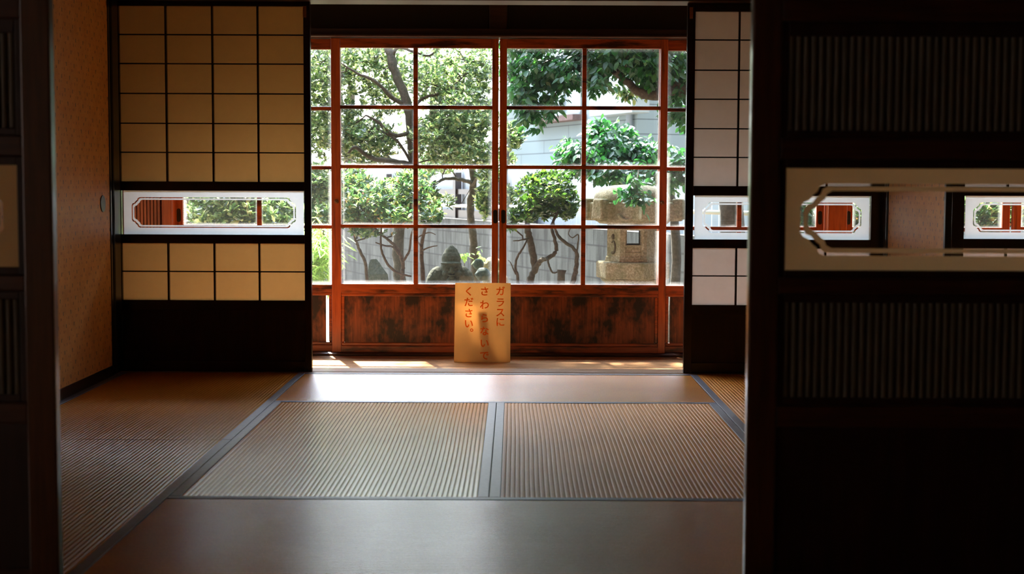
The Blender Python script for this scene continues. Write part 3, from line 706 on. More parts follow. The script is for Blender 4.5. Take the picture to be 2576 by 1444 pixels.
def on_face(px, py, off=0.0):
    """point of the left house face (moved out by off) on the sight line"""
    nrm = -V2; d = ray(px, py); o = Vector((0, 0, H)); base = HC + nrm * off
    t_ = (base - o).dot(nrm) / d.dot(nrm); q = o + d * t_; return (q - HC).dot(U), q.z
def hbox(mb, s0, s1, z0, z1, o0, o1):
    q = [HC + U * s0 - V2 * o0, HC + U * s1 - V2 * o0, HC + U * s1 - V2 * o1, HC + U * s0 - V2 * o1]
    mb.prism([(a.x, a.y) for a in q], z0, z1)
M['house_trim'] = plain('weathered_brown_ledge', (0.20, 0.13, 0.12), 0.8, 0.2, noise=.3)
M['house_white'] = plain('white_shutter_box', (0.40, 0.46, 0.48), 0.5, 0.3)
M['house_glass'] = plain('grey_window', (0.30, 0.36, 0.40), 0.15, 0.6)
s0, z0 = on_face(1590, 283, .25); s1, _ = on_face(1482, 300, .25)
b = MB(); hbox(b, s0, s1, z0, z0 + 1.05, 0, .25); b.build('shutter_box', M['house_white'], hs, 0.01)
sa, za = on_face(1460, 296, .1); sb, _ = on_face(1335, 300, .1)
b = MB(); hbox(b, sa, sb, za - .03, za + .05, 0, .22); b.build('ledge', M['house_trim'], hs, label='weathered brown window ledge')
wa, _ = on_face(1470, 250); wb, _ = on_face(1380, 250)
b = MB(); hbox(b, wa, wb, za + .05, za + 1.1, 0, .03); wn = b.build('window', M['house_glass'], hs)
b = MB()
for q in (wa, (wa + wb) / 2 - .02, wb - .05): hbox(b, q, q + .05, za + .05, za + 1.1, .03, .06)
hbox(b, wa, wb, za + .05, za + .09, .03, .06)
hbox(b, wa, wb, za + 1.06, za + 1.1, .03, .06)
b.build('window_frame', M['house_white'], wn)
mb = MB().tube([HC - V2 * .06 + U * .12 + Vector((0, 0, ZG)), HC - V2 * .06 + U * .12 + Vector((0, 0, 8.0))], .045, 10)
mb.build('downpipe', plain('blue_grey_pipe', (.30, .36, .44), .4), hs, smooth=True)

# ---- stone lantern
def hexpts(cx, cy, r, rot=0, n=6): return [(cx + r * math.cos(rot + k * 2 * math.pi / n), cy + r * math.sin(rot + k * 2 * math.pi / n)) for k in range(n)]
DL = 10.0; LX = X(1592, DL)
zL = lambda y: Z(y, DL)
ln = empty('stone_lantern', (LX, DL, ZG), label='tall weathered tan stone lantern with curled hexagonal cap, in the garden', cat='stone lantern')
def rough(o, strength=.012, scale=.12, sub=2, simple=False):
    s_ = o.modifiers.new('sub', 'SUBSURF'); s_.levels = s_.render_levels = sub
    if simple: s_.subdivision_type = 'SIMPLE'
    tx = bpy.data.textures.new('clouds', 'CLOUDS'); tx.noise_scale = scale
    d_ = o.modifiers.new('disp', 'DISPLACE'); d_.texture = tx; d_.strength = strength; d_.texture_coords = 'LOCAL'
    return o
# dome
mb = MB(); prof = [(0.300, zL(512)), (.315, zL(500)), (0.305, zL(488)), (.27, zL(476)), (.21, zL(468)), (.12, zL(464)), (.0001, zL(463))]
nn = 24; vs = []; 
for r, z in prof:
    for k in range(nn):
        a = 2 * math.pi * k / nn; rr = r * (1 - .05 * abs(math.sin(3 * a)) )* .86
        vs.append((LX + rr * math.cos(a) - .01, DL + rr * math.sin(a), z))
mb.add(vs, [(i * nn + k, i * nn + (k + 1) % nn, (i + 1) * nn + (k + 1) % nn, (i + 1) * nn + k) for i in range(len(prof) - 1) for k in range(nn)])
rough(mb.build('dome', M['lantern'], ln, smooth=True), .012, .05, 1)
# cap: six thick curled corners joined by concave sides
mb = MB(); zt, zb_ = zL(500), zL(554); rot = math.radians(-78)
ring_pts = []
for k in range(6):
    a = rot + k * math.pi / 3
    for da, r in ((-.17, .300), (-.10, .345), (.10, .345), (.17, .300), (.30, .272), (.5236, .262), (.747, .272)):
        ring_pts.append((LX + r * math.cos(a + da), DL + r * math.sin(a + da)))
mb.prism(ring_pts, zb_, zL(508), 1.0)
for k in range(6):
    a = rot + k * math.pi / 3; cx, cy = LX + .315 * math.cos(a), DL + .315 * math.sin(a)
    q = []
    for du, dv in ((-.045, -.052), (.045, -.052), (.045, .052), (-.045, .052)):
        q.append((cx + du * math.cos(a) - dv * math.sin(a), cy + du * math.sin(a) + dv * math.cos(a)))
    mb.prism(q, zb_ + .01, zt + .004, .82)
mb.build('cap', M['lantern'], ln, .012)
mb = MB(); mb.prism(hexpts(LX, DL, .24, rot), zL(562), zb_, 1.1); mb.build('cap_underside', M['lantern'], ln, .006)
mb = MB(); fc = Vector((LX + .215 * math.cos(math.radians(-108)) , DL + .262 * math.sin(math.radians(-95)), zL(532)))
mb.tube([fc + Vector((.055 * math.cos(t), 0, .055 * math.sin(t) * .9)) for t in [math.pi * (1.05 + .95 * i / 12) for i in range(13)]], .010, 8)
mb.build('carved_crescent', M['lantern'], ln, smooth=True)
# fire box: hexagonal ring of faces, front face with a square window, one face carved
R = .178; zt, zb_ = zL(560), zL(653); hr = math.radians(-90 - 30 - 3)
hp = hexpts(LX, DL, R, hr); hi = hexpts(LX, DL, R - .035, hr)
mb = MB(); zw0, zw1 = zL(613), zL(577)
for k in range(6):
    a, c = Vector((*hp[k], 0)), Vector((*hp[(k + 1) % 6], 0)); ai, ci = Vector((*hi[k], 0)), Vector((*hi[(k + 1) % 6], 0))
    def seg(t0, t1, z0, z1):
        q = [a.lerp(c, t0), a.lerp(c, t1), ai.lerp(ci, t1), ai.lerp(ci, t0)]; mb.prism([(v.x, v.y) for v in q], z0, z1)
    if k in (0, 3): seg(0, .2, zb_, zt); seg(.8, 1, zb_, zt); seg(.2, .8, zb_, zw0); seg(.2, .8, zw1, zt)
    else: seg(0, 1, zb_, zt)
mb.build('fire_box', M['lantern'], ln, .004)
# window surround and carved figure
a, c = Vector((*hp[0], 0)), Vector((*hp[1], 0)); nrm0 = ((a + c) / 2 - Vector((LX, DL, 0))).normalized()
mb = MB()
def strip(t0, t1, z0, z1, th=.008):
    q = [a.lerp(c, t0) + nrm0 * .001, a.lerp(c, t1) + nrm0 * .001, a.lerp(c, t1) + nrm0 * th, a.lerp(c, t0) + nrm0 * th]; mb.prism([(v.x, v.y) for v in reversed(q)], z0, z1)
for t0, t1, z0, z1 in ((.08, .2, zw0 - .07, zw1 + .02), (.8, .92, zw0 - .07, zw1 + .02), (.2, .8, zw1, zw1 + .02), (.2, .8, zw0 - .07, zw0 - .05), (.2, .8, zw0 - .018, zw0)): strip(t0, t1, z0, z1)
mb.build('window_surround', M['lantern'], ln, .002)
a, c = Vector((*hp[5], 0)), Vector((*hp[0], 0)); nrm5 = ((a + c) / 2 - Vector((LX, DL, 0))).normalized(); tv = (c - a).normalized(); mc = (a + c) / 2
mb = MB(); path = []
for i in range(15):
    t = i / 14; ang = -1.9 + t * 4.6
    path.append(mc + nrm5 * .003 + tv * (.030 * math.cos(ang) * (1 - .35 * t)) + Vector((0, 0, zL(622) + .034 * math.sin(ang) * 1.0 + t * .02)))
mb.tube(path, [.010 - .006 * i / 14 for i in range(15)], 8)
mb.tube([mc + nrm5 * .003 + Vector((0, 0, zL(600))), mc + nrm5 * .006 + Vector((0, 0, zL(593))), mc + nrm5 * .003 + Vector((0, 0, zL(587)))], [.008, .013, .006], 8)
mb.build('carved_figure', plain('dark_stone_carving', (.10, .085, .05), .9, .1, noise=.3), ln, smooth=True)  # carving coloured darker than the lantern stone
mb = MB(); mb.prism(hexpts(LX, DL, .192, hr), zL(656), zL(643), .96); mb.build('fire_box_foot', M['lantern'], ln, .004)
mb = MB(); mb.prism(hexpts(LX + .0, DL, .262, math.radians(-78)), zL(698), zL(656), 1.0); mb.build('platform', M['lantern'], ln, .012)
mb = MB(); prof = [(.225, zL(698)), (.215, zL(703)), (.19, zL(710)), (.17, zL(722)), (.125, zL(735)), (.115, zL(760)), (.115, zL(840)), (.14, zL(850)), (.2, zL(870)), (.24, ZG + .1), (.26, ZG)]
vs = []
for r, z in prof:
    for k in range(24): vs.append((LX + r * math.cos(k * math.pi / 12), DL + r * math.sin(k * math.pi / 12), z))
mb.add(vs, [(i * 24 + k, (i + 1) * 24 + k, (i + 1) * 24 + (k + 1) % 24, i * 24 + (k + 1) % 24) for i in range(len(prof) - 1) for k in range(24)] + [tuple(range(24))])
mb.build('pedestal', M['lantern'], ln, smooth=True)

# ---- stone statue: hooded head and shoulders, one continuous stone
def blob(bm_pts):
    """ellipsoids joined into one mesh by voxel remesh"""
    mb = MB()
    for (c, r, rot) in bm_pts:
        n1, n2 = 16, 10; vs = []
        Rm = Matrix.Rotation(rot, 3, 'Y')
        for i in range(n2 + 1):
            ph = math.pi * i / n2
            for k in range(n1):
                a = 2 * math.pi * k / n1
                v = Rm @ Vector((r[0] * math.sin(ph) * math.cos(a), r[1] * math.sin(ph) * math.sin(a), r[2] * math.cos(ph)))
                vs.append(tuple(Vector(c) + v))
        mb.add(vs, [(i * n1 + k, (i + 1) * n1 + k, (i + 1) * n1 + (k + 1) % n1, i * n1 + (k + 1) % n1) for i in range(n2) for k in range(n1)])
    return mb
DS = 10.5; SX = X(1135, DS); sz = lambda y: Z(y, DS)
st = empty('stone_statue', (SX, DS, ZG), label='mossy hooded stone figure with a smiling face, below the centre panes', cat='statue')
u = 1 / 347.0
E_ = [((SX, DS, sz(672)), (.077, .085, .085), 0), ((SX, DS + .01, sz(652)), (.072, .082, .07), 0), ((SX, DS + .02, sz(638)), (.052, .065, .05), 0), ((SX, DS + .02, sz(628)), (.026, .04, .03), 0),
      ((SX + .002, DS - .062, sz(662)), (.078, .048, .012), 0),                       # hood brim
      ((SX - .012, DS - .075, sz(668)), (.05, .03, .010), 0),
      ((SX + .008, DS - .088, sz(678)), (.013, .028, .024), .0), ((SX + .008, DS - .094, sz(683)), (.023, .022, .011), 0),   # nose
      ((SX - .030, DS - .054, sz(687)), (.034, .032, .026), 0), ((SX + .042, DS - .050, sz(687)), (.032, .032, .026), 0),   # cheeks
      ((SX + .006, DS - .088, sz(691.5)), (.028, .018, .0050), 0), ((SX + .006, DS - .086, sz(697)), (.022, .018, .006), 0),   # lips
      ((SX + .004, DS - .068, sz(704)), (.036, .032, .018), 0),                # chin
      ((SX - .026, DS - .076, sz(674)), (.020, .010, .005), 0.1), ((SX + .038, DS - .074, sz(674)), (.018, .010, .005), -.1),
      ((SX, DS + .02, sz(705)), (.135, .085, .07), 0), ((SX - .095, DS + .02, sz(700)), (.075, .07, .085), .3), ((SX + .085, DS + .02, sz(697)), (.065, .07, .08), -.3),
      ((SX - .14, DS, sz(720)), (.045, .06, .10), 0), ((SX + .125, DS, sz(715)), (.045, .06, .10), 0),
      ((SX, DS + .02, sz(760)), (.17, .12, .17), 0), ((SX, DS, sz(850)), (.23, .17, .22), 0), ((SX, DS, ZG + .1), (.26, .2, .14), 0)]
o = blob(E_).build('carved_stone', M['statue'], st, smooth=True)
rm = o.modifiers.new('remesh', 'REMESH'); rm.mode = 'VOXEL'; rm.voxel_size = .004; rm.use_smooth_shade = True
tx = bpy.data.textures.new('pits', 'CLOUDS'); tx.noise_scale = .02; d_ = o.modifiers.new('d', 'DISPLACE'); d_.texture = tx; d_.strength = .004

# ---- rocks and standing stone
def rock(name, c, r, label, m, rot=0.0, seed=1, strength=.05, pts=None, cat='rock'):
    mb = blob(pts or [(c, r, rot)])
    o = mb.build(name, m, None, smooth=True)
    o.location = c; me = o.data
    for v in me.vertices: v.co -= Vector(c)
    rm = o.modifiers.new('remesh', 'REMESH'); rm.mode = 'VOXEL'; rm.voxel_size = .015; rm.use_smooth_shade = True
    tx = bpy.data.textures.new('rocky', 'CLOUDS'); tx.noise_scale = .07; d_ = o.modifiers.new('d', 'DISPLACE'); d_.texture = tx; d_.strength = strength; d_.mid_level = .5
    return tag(o, label, cat)
mb = MB(); apex = P(940, 650, 10.6)
o = MB()
base = [P(905, 760, 10.25), P(1000, 760, 10.2), P(1005, 760, 10.45), P(915, 760, 10.5)]
vs = [(q.x, q.y, ZG) for q in (base[0] - Vector((.05, 0, 0)), base[1] + Vector((.08, 0, 0)), base[2], base[3])]
mid = [P(922, 690, 10.27), P(975, 690, 10.25), P(975, 690, 10.4), P(925, 690, 10.42)]
tp = [P(932, 653, 10.3), P(947, 651, 10.3), P(947, 653, 10.36), P(934, 655, 10.36)]
vs += [tuple(q) for q in mid] + [tuple(q) for q in tp]
o.add(vs, [(3, 2, 1, 0)] + [(r * 4 + k, r * 4 + (k + 1) % 4, r * 4 + 4 + (k + 1) % 4, r * 4 + 4 + k) for r in range(2) for k in range(4)] + [(8, 9, 10, 11)])
o = o.build('standing_stone', M['slate'], None); rough(o, .02, .08, 3, True)
tag(o, 'pointed blue-green standing stone among the bare azalea stems', 'rock')
rocks = [(1203, 664, 11.0, .046, .036, 'small round stone on top of the rock pile beside the statue', 'slate'),
         (1213, 690, 10.8, .06, .045, 'dark green stone directly under the small round one', 'slate'),
         (1238, 668, 11.3, .08, .06, 'rounded mossy boulder at the right end of the rock pile', 'lantern'),
         (1245, 705, 10.9, .10, .07, 'pale mossy boulder low beside the centre door joint', 'lantern')]
for px, py, D, rx, rz, lb, mm in rocks:
    c = P(px, py, D); o = rock('garden_rock', c, (rx, rx * .8, rz), lb, M[mm], strength=.045)
    o['group'] = 'rocks piled beside the statue'
c = P(1225, 760, 11.0); c.z = ZG + .22
rock('garden_rock', c, (.26, .2, .36), 'large base boulder under the rock pile', M['slate'], strength=.08)['group'] = 'rocks piled beside the statue'
# ------------------------------------------------------------------ plants
def leaf_mesh(name, base, axis, nrm, ln_, wd, m, parent, droop=.15, shape=0):
    """many leaves: pointed ovals folded along the midrib (numpy)"""
    n = len(base)
    axis = axis / np.linalg.norm(axis, axis=1, keepdims=True)
    side = np.cross(axis, nrm); side /= np.maximum(np.linalg.norm(side, axis=1, keepdims=True), 1e-6)
    up = np.cross(side, axis)
    ln_ = ln_[:, None]; wd = wd[:, None]
    def pt(u, s, h): return base + axis * ln_ * u + side * wd * s + up * ln_ * h
    a, b = ((.32, .48), (.68, .40)) if shape == 0 else ((.45, .5), (.78, .42))
    if shape == 2: a, b = (.3, .4), (.7, .34)
    V = np.stack([pt(0, 0, 0), pt(a[0], 0, -.03), pt(b[0], 0, -.03 - droop * .4), pt(1, 0, -droop), pt(a[0], -a[1], .04), pt(b[0], -b[1], .03 - droop * .4), pt(a[0], a[1], .04), pt(b[0], b[1], .03 - droop * .4)], 1)
    tri = [(0, 6, 1), (0, 1, 4), (2, 7, 3), (2, 3, 5)]; quad = [(1, 6, 7, 2), (4, 1, 2, 5)]
    off = np.arange(n)[:, None] * 8
    T = (np.array(tri)[None] + off[:, :, None]).reshape(-1); Q = (np.array(quad)[None] + off[:, :, None]).reshape(-1)
    me = bpy.data.meshes.new(name)
    po = np.array(parent_origin(parent)); co = (V.reshape(-1, 3) - po).astype(np.float32)
    me.vertices.add(n * 8); me.vertices.foreach_set('co', co.ravel())
    loops = np.concatenate([T, Q]).astype(np.int32); me.loops.add(len(loops)); me.loops.foreach_set('vertex_index', loops)
    nt_, nq = n * 4, n * 2
    starts = np.concatenate([np.arange(nt_) * 3, nt_ * 3 + np.arange(nq) * 4]).astype(np.int32)
    me.polygons.add(nt_ + nq); me.polygons.foreach_set('loop_start', starts)
    me.polygons.foreach_set('loop_total', np.concatenate([np.full(nt_, 3), np.full(nq, 4)]).astype(np.int32))
    me.update(calc_edges=True); me.validate(); me.materials.append(m); me.shade_smooth()
    o = bpy.data.objects.new(name, me); linkobj(o, parent); o['kind'] = 'stuff'; return o

def blob_points(blobs):
    out = []
    for (cx, cy, D, rx, ry, rd, cnt) in blobs:
        c = np.array(P(cx, cy, D)); s = D / F
        v = RNG.normal(size=(cnt, 3)); v /= np.linalg.norm(v, axis=1, keepdims=True)
        r = RNG.random(cnt) ** .40
        out.append(c + v * r[:, None] * np.array([rx * s, rd, ry * s]))
    return np.concatenate(out)

def plant(name, label, cat, root_p, blobs, leafmat, leaf, per=7, style='rosette', stems=(), bark='bark', twigs=220, group=None):
    """stems: list of (points [(px,py,D)...], radii)"""
    rp = Vector(root_p); root = empty(name, (rp.x, rp.y, ZG), label=label, cat=cat, group=group)
    pts = blob_points(blobs); n = len(pts)
    skel = []
    sm = MB()
    for path, radii in stems:
        pp = [P(*q) if not isinstance(q, Vector) else q for q in path]
        # smooth by Catmull-Rom
        fine, fr = [], []
        for i in range(len(pp) - 1):
            p0, p1, p2, p3 = pp[max(i - 1, 0)], pp[i], pp[i + 1], pp[min(i + 2, len(pp) - 1)]
            for k in range(5):
                t = k / 5
                fine.append(0.5 * ((2 * p1) + (p2 - p0) * t + (2 * p0 - 5 * p1 + 4 * p2 - p3) * t * t + (3 * p1 - p0 - 3 * p2 + p3) * t ** 3))
                fr.append(radii[i] * (1 - t) + radii[i + 1] * t)
        fine.append(pp[-1]); fr.append(radii[-1])
        for i in range(1, len(fine) - 1): fine[i] = fine[i] + Vector((random.gauss(0, 1), random.gauss(0, 1), random.gauss(0, 1))) * fr[i] * .12
        sm.tube(fine, fr, 9, .2); skel += fine
    if stems:
        sm.build('trunk' if cat == 'tree' else 'stems', M[bark], root, smooth=True)
    if twigs and skel:
        # twigs grow outward: each new tip joins the nearest wood already there
        S_ = [tuple(v) for v in skel]; rad = [.0065] * len(S_); tw = MB()
        ch = RNG.choice(n, min(twigs, n), replace=False); S0 = np.array(S_)
        ch = sorted(ch, key=lambda i: float(np.min(np.linalg.norm(S0 - pts[i], axis=1))))
        for i in ch:
            q = pts[i]; A_ = np.array(S_); d = np.linalg.norm(A_ - q, axis=1); j = int(np.argmin(d + RNG.random(len(d)) * .04)); a = Vector(S_[j]); b_ = Vector(q)
            mid1 = a.lerp(b_, .35) + Vector(RNG.normal(size=3) * d[j] * .10); mid2 = a.lerp(b_, .7) + Vector(RNG.normal(size=3) * d[j] * .10)
            r0 = rad[j]; r1 = max(.0016, r0 * .72)
            tw.tube([a, mid1, mid2, b_], [r0 * .9, r0 * .8, (r0 + r1) / 2, r1], 4)
            S_ += [tuple(mid1), tuple(mid2), tuple(b_)]; rad += [r0 * .8, (r0 + r1) / 2, r1]
        tw.build('twigs', M['twig'], root)['kind'] = 'stuff'
    # leaves
    idx = np.repeat(np.arange(n), per); m_ = len(idx)
    if style == 'rosette':
        ax = np.array([0, -.15, 1.0]) + RNG.normal(size=(n, 3)) * .45; ax /= np.linalg.norm(ax, axis=1, keepdims=True)
        A = ax[idx]; rnd = RNG.normal(size=(m_, 3)); sd = np.cross(A, rnd); sd /= np.linalg.norm(sd, axis=1, keepdims=True)
        k = RNG.random((m_, 1)) * .9 + .25
        axis = sd + A * k; nrm = A - sd * .3
        base = pts[idx] - A * RNG.random((m_, 1)) * leaf * .5
    else:
        tw_ = RNG.normal(size=(n, 3)) * np.array([1, 1, .35]) + np.array([0, 0, -.35]); tw_ /= np.linalg.norm(tw_, axis=1, keepdims=True)
        A = tw_[idx]; pos = np.tile(np.linspace(0, 1, per), n)[:, None]
        sd = np.cross(A, np.array([0, 0, 1.0])) + 1e-4; sd /= np.linalg.norm(sd, axis=1, keepdims=True)
        sign = np.where(np.tile(np.arange(per), n) % 2, 1, -1)[:, None]
        axis = A * .7 + sd * sign * .8 + np.array([0, 0, -.45]) + RNG.normal(size=(m_, 3)) * .28
        nrm = np.array([0, -.25, 1.0]) + RNG.normal(size=(m_, 3)) * .35
        base = pts[idx] + A * (pos - .5) * leaf * per * .38
    L_ = leaf * (.7 + .6 * RNG.random(m_)); W_ = L_ * {'rosette': .42, 'camellia': .52, 'slender': .16}[style if style != 'slender' else 'slender']
    leaf_mesh('foliage', base, axis, nrm, L_, W_, M[leafmat], root, .12, {'rosette': 1, 'camellia': 0}.get(style, 2))
    return root

# tall bright evergreen behind the left panes
plant('evergreen_tree', 'sunlit yellow-green evergreen tree with grey trunk behind the left glass door', 'tree', P(1020, 700, 10.7),
      [(820, 180, 11.0, 80, 110, .5, 609), (930, 160, 11.2, 90, 80, .5, 435), (840, 330, 10.9, 90, 80, .45, 551), (930, 360, 10.8, 80, 60, .4, 435),
       (1120, 190, 11.0, 120, 70, .5, 609), (1170, 290, 10.8, 90, 70, .5, 551), (1090, 350, 10.7, 70, 60, .4, 319), (1180, 380, 10.6, 80, 45, .4, 333),
       (700, 250, 11, 120, 160, .6, 725), (960, 60, 11.2, 260, 50, .5, 377), (1215, 170, 11.1, 45, 80, .3, 188), (960, 250, 11.1, 60, 50, .4, 130)],
      'leaf_bright', .037, 8, 'rosette',
      [([(1012, 900, 10.7), (1008, 720, 10.7), (1003, 600, 10.7), (1020, 500, 10.7), (1040, 430, 10.7), (1036, 340, 10.7), (1025, 262, 10.7), (1003, 200, 10.75), (984, 150, 10.8), (972, 90, 10.9), (960, 0, 11)], [.05, .045, .042, .042, .040, .038, .036, .034, .033, .030, .025]),
       ([(1022, 265, 10.7), (985, 245, 10.65), (945, 205, 10.6), (900, 185, 10.6), (860, 160, 10.6)], [.02, .017, .013, .010, .005]),
       ([(1036, 330, 10.7), (990, 340, 10.6), (950, 305, 10.6), (920, 290, 10.6)], [.018, .015, .011, .006]),
       ([(1035, 415, 10.7), (980, 405, 10.5), (930, 395, 10.5), (895, 370, 10.4), (875, 385, 10.4)], [.024, .022, .018, .014, .006]),
       ([(1040, 420, 10.7), (1000, 355, 10.6), (940, 320, 10.6)], [.012, .010, .006]),
       ([(985, 155, 10.8), (1000, 120, 10.8), (1040, 130, 10.8), (1080, 140, 10.8), (1110, 110, 10.8)], [.014, .012, .01, .008, .005]),
       ([(1030, 300, 10.7), (1060, 250, 10.8), (1120, 230, 10.8), (1180, 180, 10.8)], [.014, .012, .009, .005])], 'bark', 800)
# second trunk in the centre panes
plant('evergreen_tree', 'grey-trunked tree with bright leaf tips, left of the centre joint, above the statue', 'tree', P(1190, 700, 11.6),
      [(1100, 410, 11.5, 60, 30, .4, 140), (1160, 300, 11.7, 90, 90, .4, 200), (1130, 500, 10.9, 20, 20, .15, 12), (1222, 500, 10.9, 26, 55, .2, 130), (1075, 500, 10.6, 30, 40, .2, 110), (1230, 430, 11.2, 30, 40, .3, 110), (1060, -20, 12.1, 120, 60, .4, 280)],  # last clump, above the view, is added to shade the statue
      'leaf_bright', .043, 8, 'rosette',
      [([(1200, 900, 11.6), (1197, 690, 11.6), (1190, 600, 11.6), (1184, 540, 11.6), (1187, 480, 11.6), (1190, 440, 11.6), (1175, 380, 11.6), (1160, 320, 11.6), (1150, 250, 11.6)], [.04, .036, .032, .03, .03, .028, .024, .02, .012]),
       ([(1187, 460, 11.6), (1160, 452, 11.4), (1120, 450, 11.3), (1095, 462, 11.2), (1060, 470, 11.1)], [.018, .014, .012, .009, .005]),
       ([(1187, 470, 11.6), (1205, 440, 11.4), (1230, 430, 11.3), (1245, 440, 11.2)], [.014, .01, .008, .005])], 'bark', 120, group=None)
# azalea in the left lower panes with bare stems
plant('azalea_bush', 'azalea bush with blue-green leaves and bare twisted stems, left panes', 'bush', P(1000, 700, 9.8),
      [(960, 500, 9.8, 110, 55, .4, 420), (890, 480, 9.9, 50, 70, .3, 200), (900, 555, 9.9, 60, 30, .3, 110), (1010, 540, 9.6, 60, 30, .3, 120), (1040, 460, 9.8, 50, 40, .3, 130), (1080, 530, 9.6, 40, 40, .2, 90), (935, 588, 9.8, 50, 8, .25, 26)],
      'leaf_azalea', .040, 7, 'rosette',
      [([(1012, 860, 9.9), (1012, 700, 9.9), (1014, 670, 9.9), (1003, 630, 9.85), (985, 610, 9.8), (960, 590, 9.8), (930, 560, 9.8)], [.018, .016, .014, .012, .010, .008, .006]),
       ([(925, 860, 9.8), (922, 700, 9.8), (918, 660, 9.8), (905, 630, 9.8), (893, 600, 9.8), (890, 560, 9.8)], [.013, .011, .011, .010, .008, .005]),
       ([(1035, 695, 9.7), (1010, 690, 9.7), (985, 675, 9.7), (965, 645, 9.7), (958, 610, 9.7), (960, 560, 9.75)], [.006, .008, .009, .008, .007, .005]),
       ([(1003, 640, 9.85), (990, 622, 9.8), (970, 618, 9.75), (945, 610, 9.7)], [.009, .007, .006, .004]),
       ([(905, 635, 9.8), (900, 612, 9.75), (895, 606, 9.7)], [.006, .005, .003]),
       ([(1012, 660, 9.85), (1030, 630, 9.85), (1035, 590, 9.8), (1050, 560, 9.7)], [.009, .008, .007, .005]),
       ([(1066, 860, 10.2), (1064, 700, 10.2), (1060, 640, 10.2), (1063, 600, 10.1), (1075, 560, 10.0)], [.018, .016, .015, .013, .008]),
       ([(1062, 630, 10.15), (1080, 622, 10.1), (1100, 618, 10.05)], [.006, .005, .003]),
       ([(1062, 625, 10.15), (1050, 600, 10.1), (1078, 585, 10.05), (1095, 590, 10.0)], [.006, .005, .004, .003])], 'bark_red', 420)
# bright growth filling the left edge panes
plant('evergreen_bush', 'bright yellow-green bush seen through the left shoji\'s clear glass', 'bush', P(640, 700, 9.8),
      [(560, 520, 9.8, 110, 70, .35, 420), (700, 540, 9.8, 80, 60, .35, 320), (790, 470, 10.2, 60, 60, .3, 220), (620, 400, 10.2, 160, 80, .5, 300), (600, 640, 10, 180, 80, .5, 300), (810, 540, 9.9, 30, 30, .2, 90)],
      'leaf_bright', .050, 8, 'rosette',
      [([(640, 860, 9.9), (640, 700, 9.9), (620, 600, 9.9), (600, 520, 9.9)], [.03, .025, .02, .012]), ([(650, 700, 9.9), (700, 600, 9.9), (760, 520, 10)], [.02, .016, .01])], 'bark', 200)
plant('oleander_shrub', 'pale slender-leaved shrub low in the narrow leftmost pane', 'bush', P(800, 700, 9.3),
      [(800, 620, 9.3, 38, 50, .2, 95), (780, 690, 9.3, 40, 40, .2, 60), (700, 660, 9.3, 60, 60, .2, 60)], 'leaf_slender', .075, 8, 'slender',
      [([(790, 860, 9.3), (792, 720, 9.3), (800, 640, 9.3), (815, 580, 9.3)], [.012, .01, .008, .004])], 'bark', 40)
# camellia overhanging from the right
plant('camellia_tree', 'dark glossy camellia tree overhanging from the right with one thick bent branch', 'tree', P(1850, 700, 9.6),
      [(1335, 165, 9.5, 65, 55, .35, 130), (1400, 190, 9.4, 65, 45, .35, 100), (1310, 240, 9.4, 35, 40, .25, 60), (1390, 262, 9.3, 25, 28, .15, 22), (1335, 290, 9.4, 25, 40, .2, 34),
       (1560, 150, 9.5, 110, 38, .35, 170), (1640, 175, 9.6, 60, 50, .3, 120), (1500, 200, 9.3, 32, 34, .2, 42), (1700, 190, 9.8, 50, 80, .3, 120), (1700, 285, 9.7, 30, 18, .2, 22),
       (1640, 210, 9.8, 30, 20, .2, 24), (1500, 70, 9.6, 260, 60, .5, 380), (1800, 200, 9.8, 120, 160, .5, 320), (1600, -40, 9.8, 300, 120, .8, 620), (1560, -260, 9.9, 300, 150, .7, 700), (1450, -210, 11.7, 190, 110, .5, 480), (1060, -560, 9.8, 270, 85, .45, 560), (1300, 60, 9.6, 90, 70, .4, 130), (1450, 150, 9.5, 30, 30, .2, 40)],  # high clumps above the view are added to block sun and sky
      'leaf_camellia', .056, 6, 'camellia',
      [([(1850, 900, 9.7), (1842, 600, 9.7), (1835, 420, 9.7), (1800, 300, 9.7), (1740, 240, 9.65), (1690, 228, 9.6), (1650, 240, 9.55), (1612, 232, 9.5), (1580, 208, 9.5), (1558, 190, 9.5), (1545, 180, 9.45)], [.09, .085, .075, .065, .05, .036, .032, .030, .026, .024, .020]),
       ([(1558, 192, 9.5), (1500, 165, 9.5), (1440, 190, 9.45), (1390, 215, 9.4), (1330, 235, 9.4), (1295, 222, 9.4)], [.014, .012, .010, .009, .007, .004]),
       ([(1700, 225, 9.6), (1690, 170, 9.7), (1650, 130, 9.7), (1600, 80, 9.7)], [.04, .035, .03, .02]),
       ([(1440, 190, 9.45), (1425, 205, 9.4), (1405, 222, 9.35), (1390, 255, 9.3)], [.008, .007, .006, .003])], 'bark', 260)
plant('camellia_sprig', 'small sunlit yellow-green sprig hanging just under the thick camellia branch', 'branch', P(1600, 230, 9.75),
      [(1590, 232, 9.75, 26, 11, .1, 14), (1565, 228, 9.75, 12, 8, .06, 6)], 'leaf_bright', .05, 6, 'camellia', [([(1628, 236, 9.6), (1605, 232, 9.7), (1570, 226, 9.75)], [.005, .004, .002])], 'bark', 0)
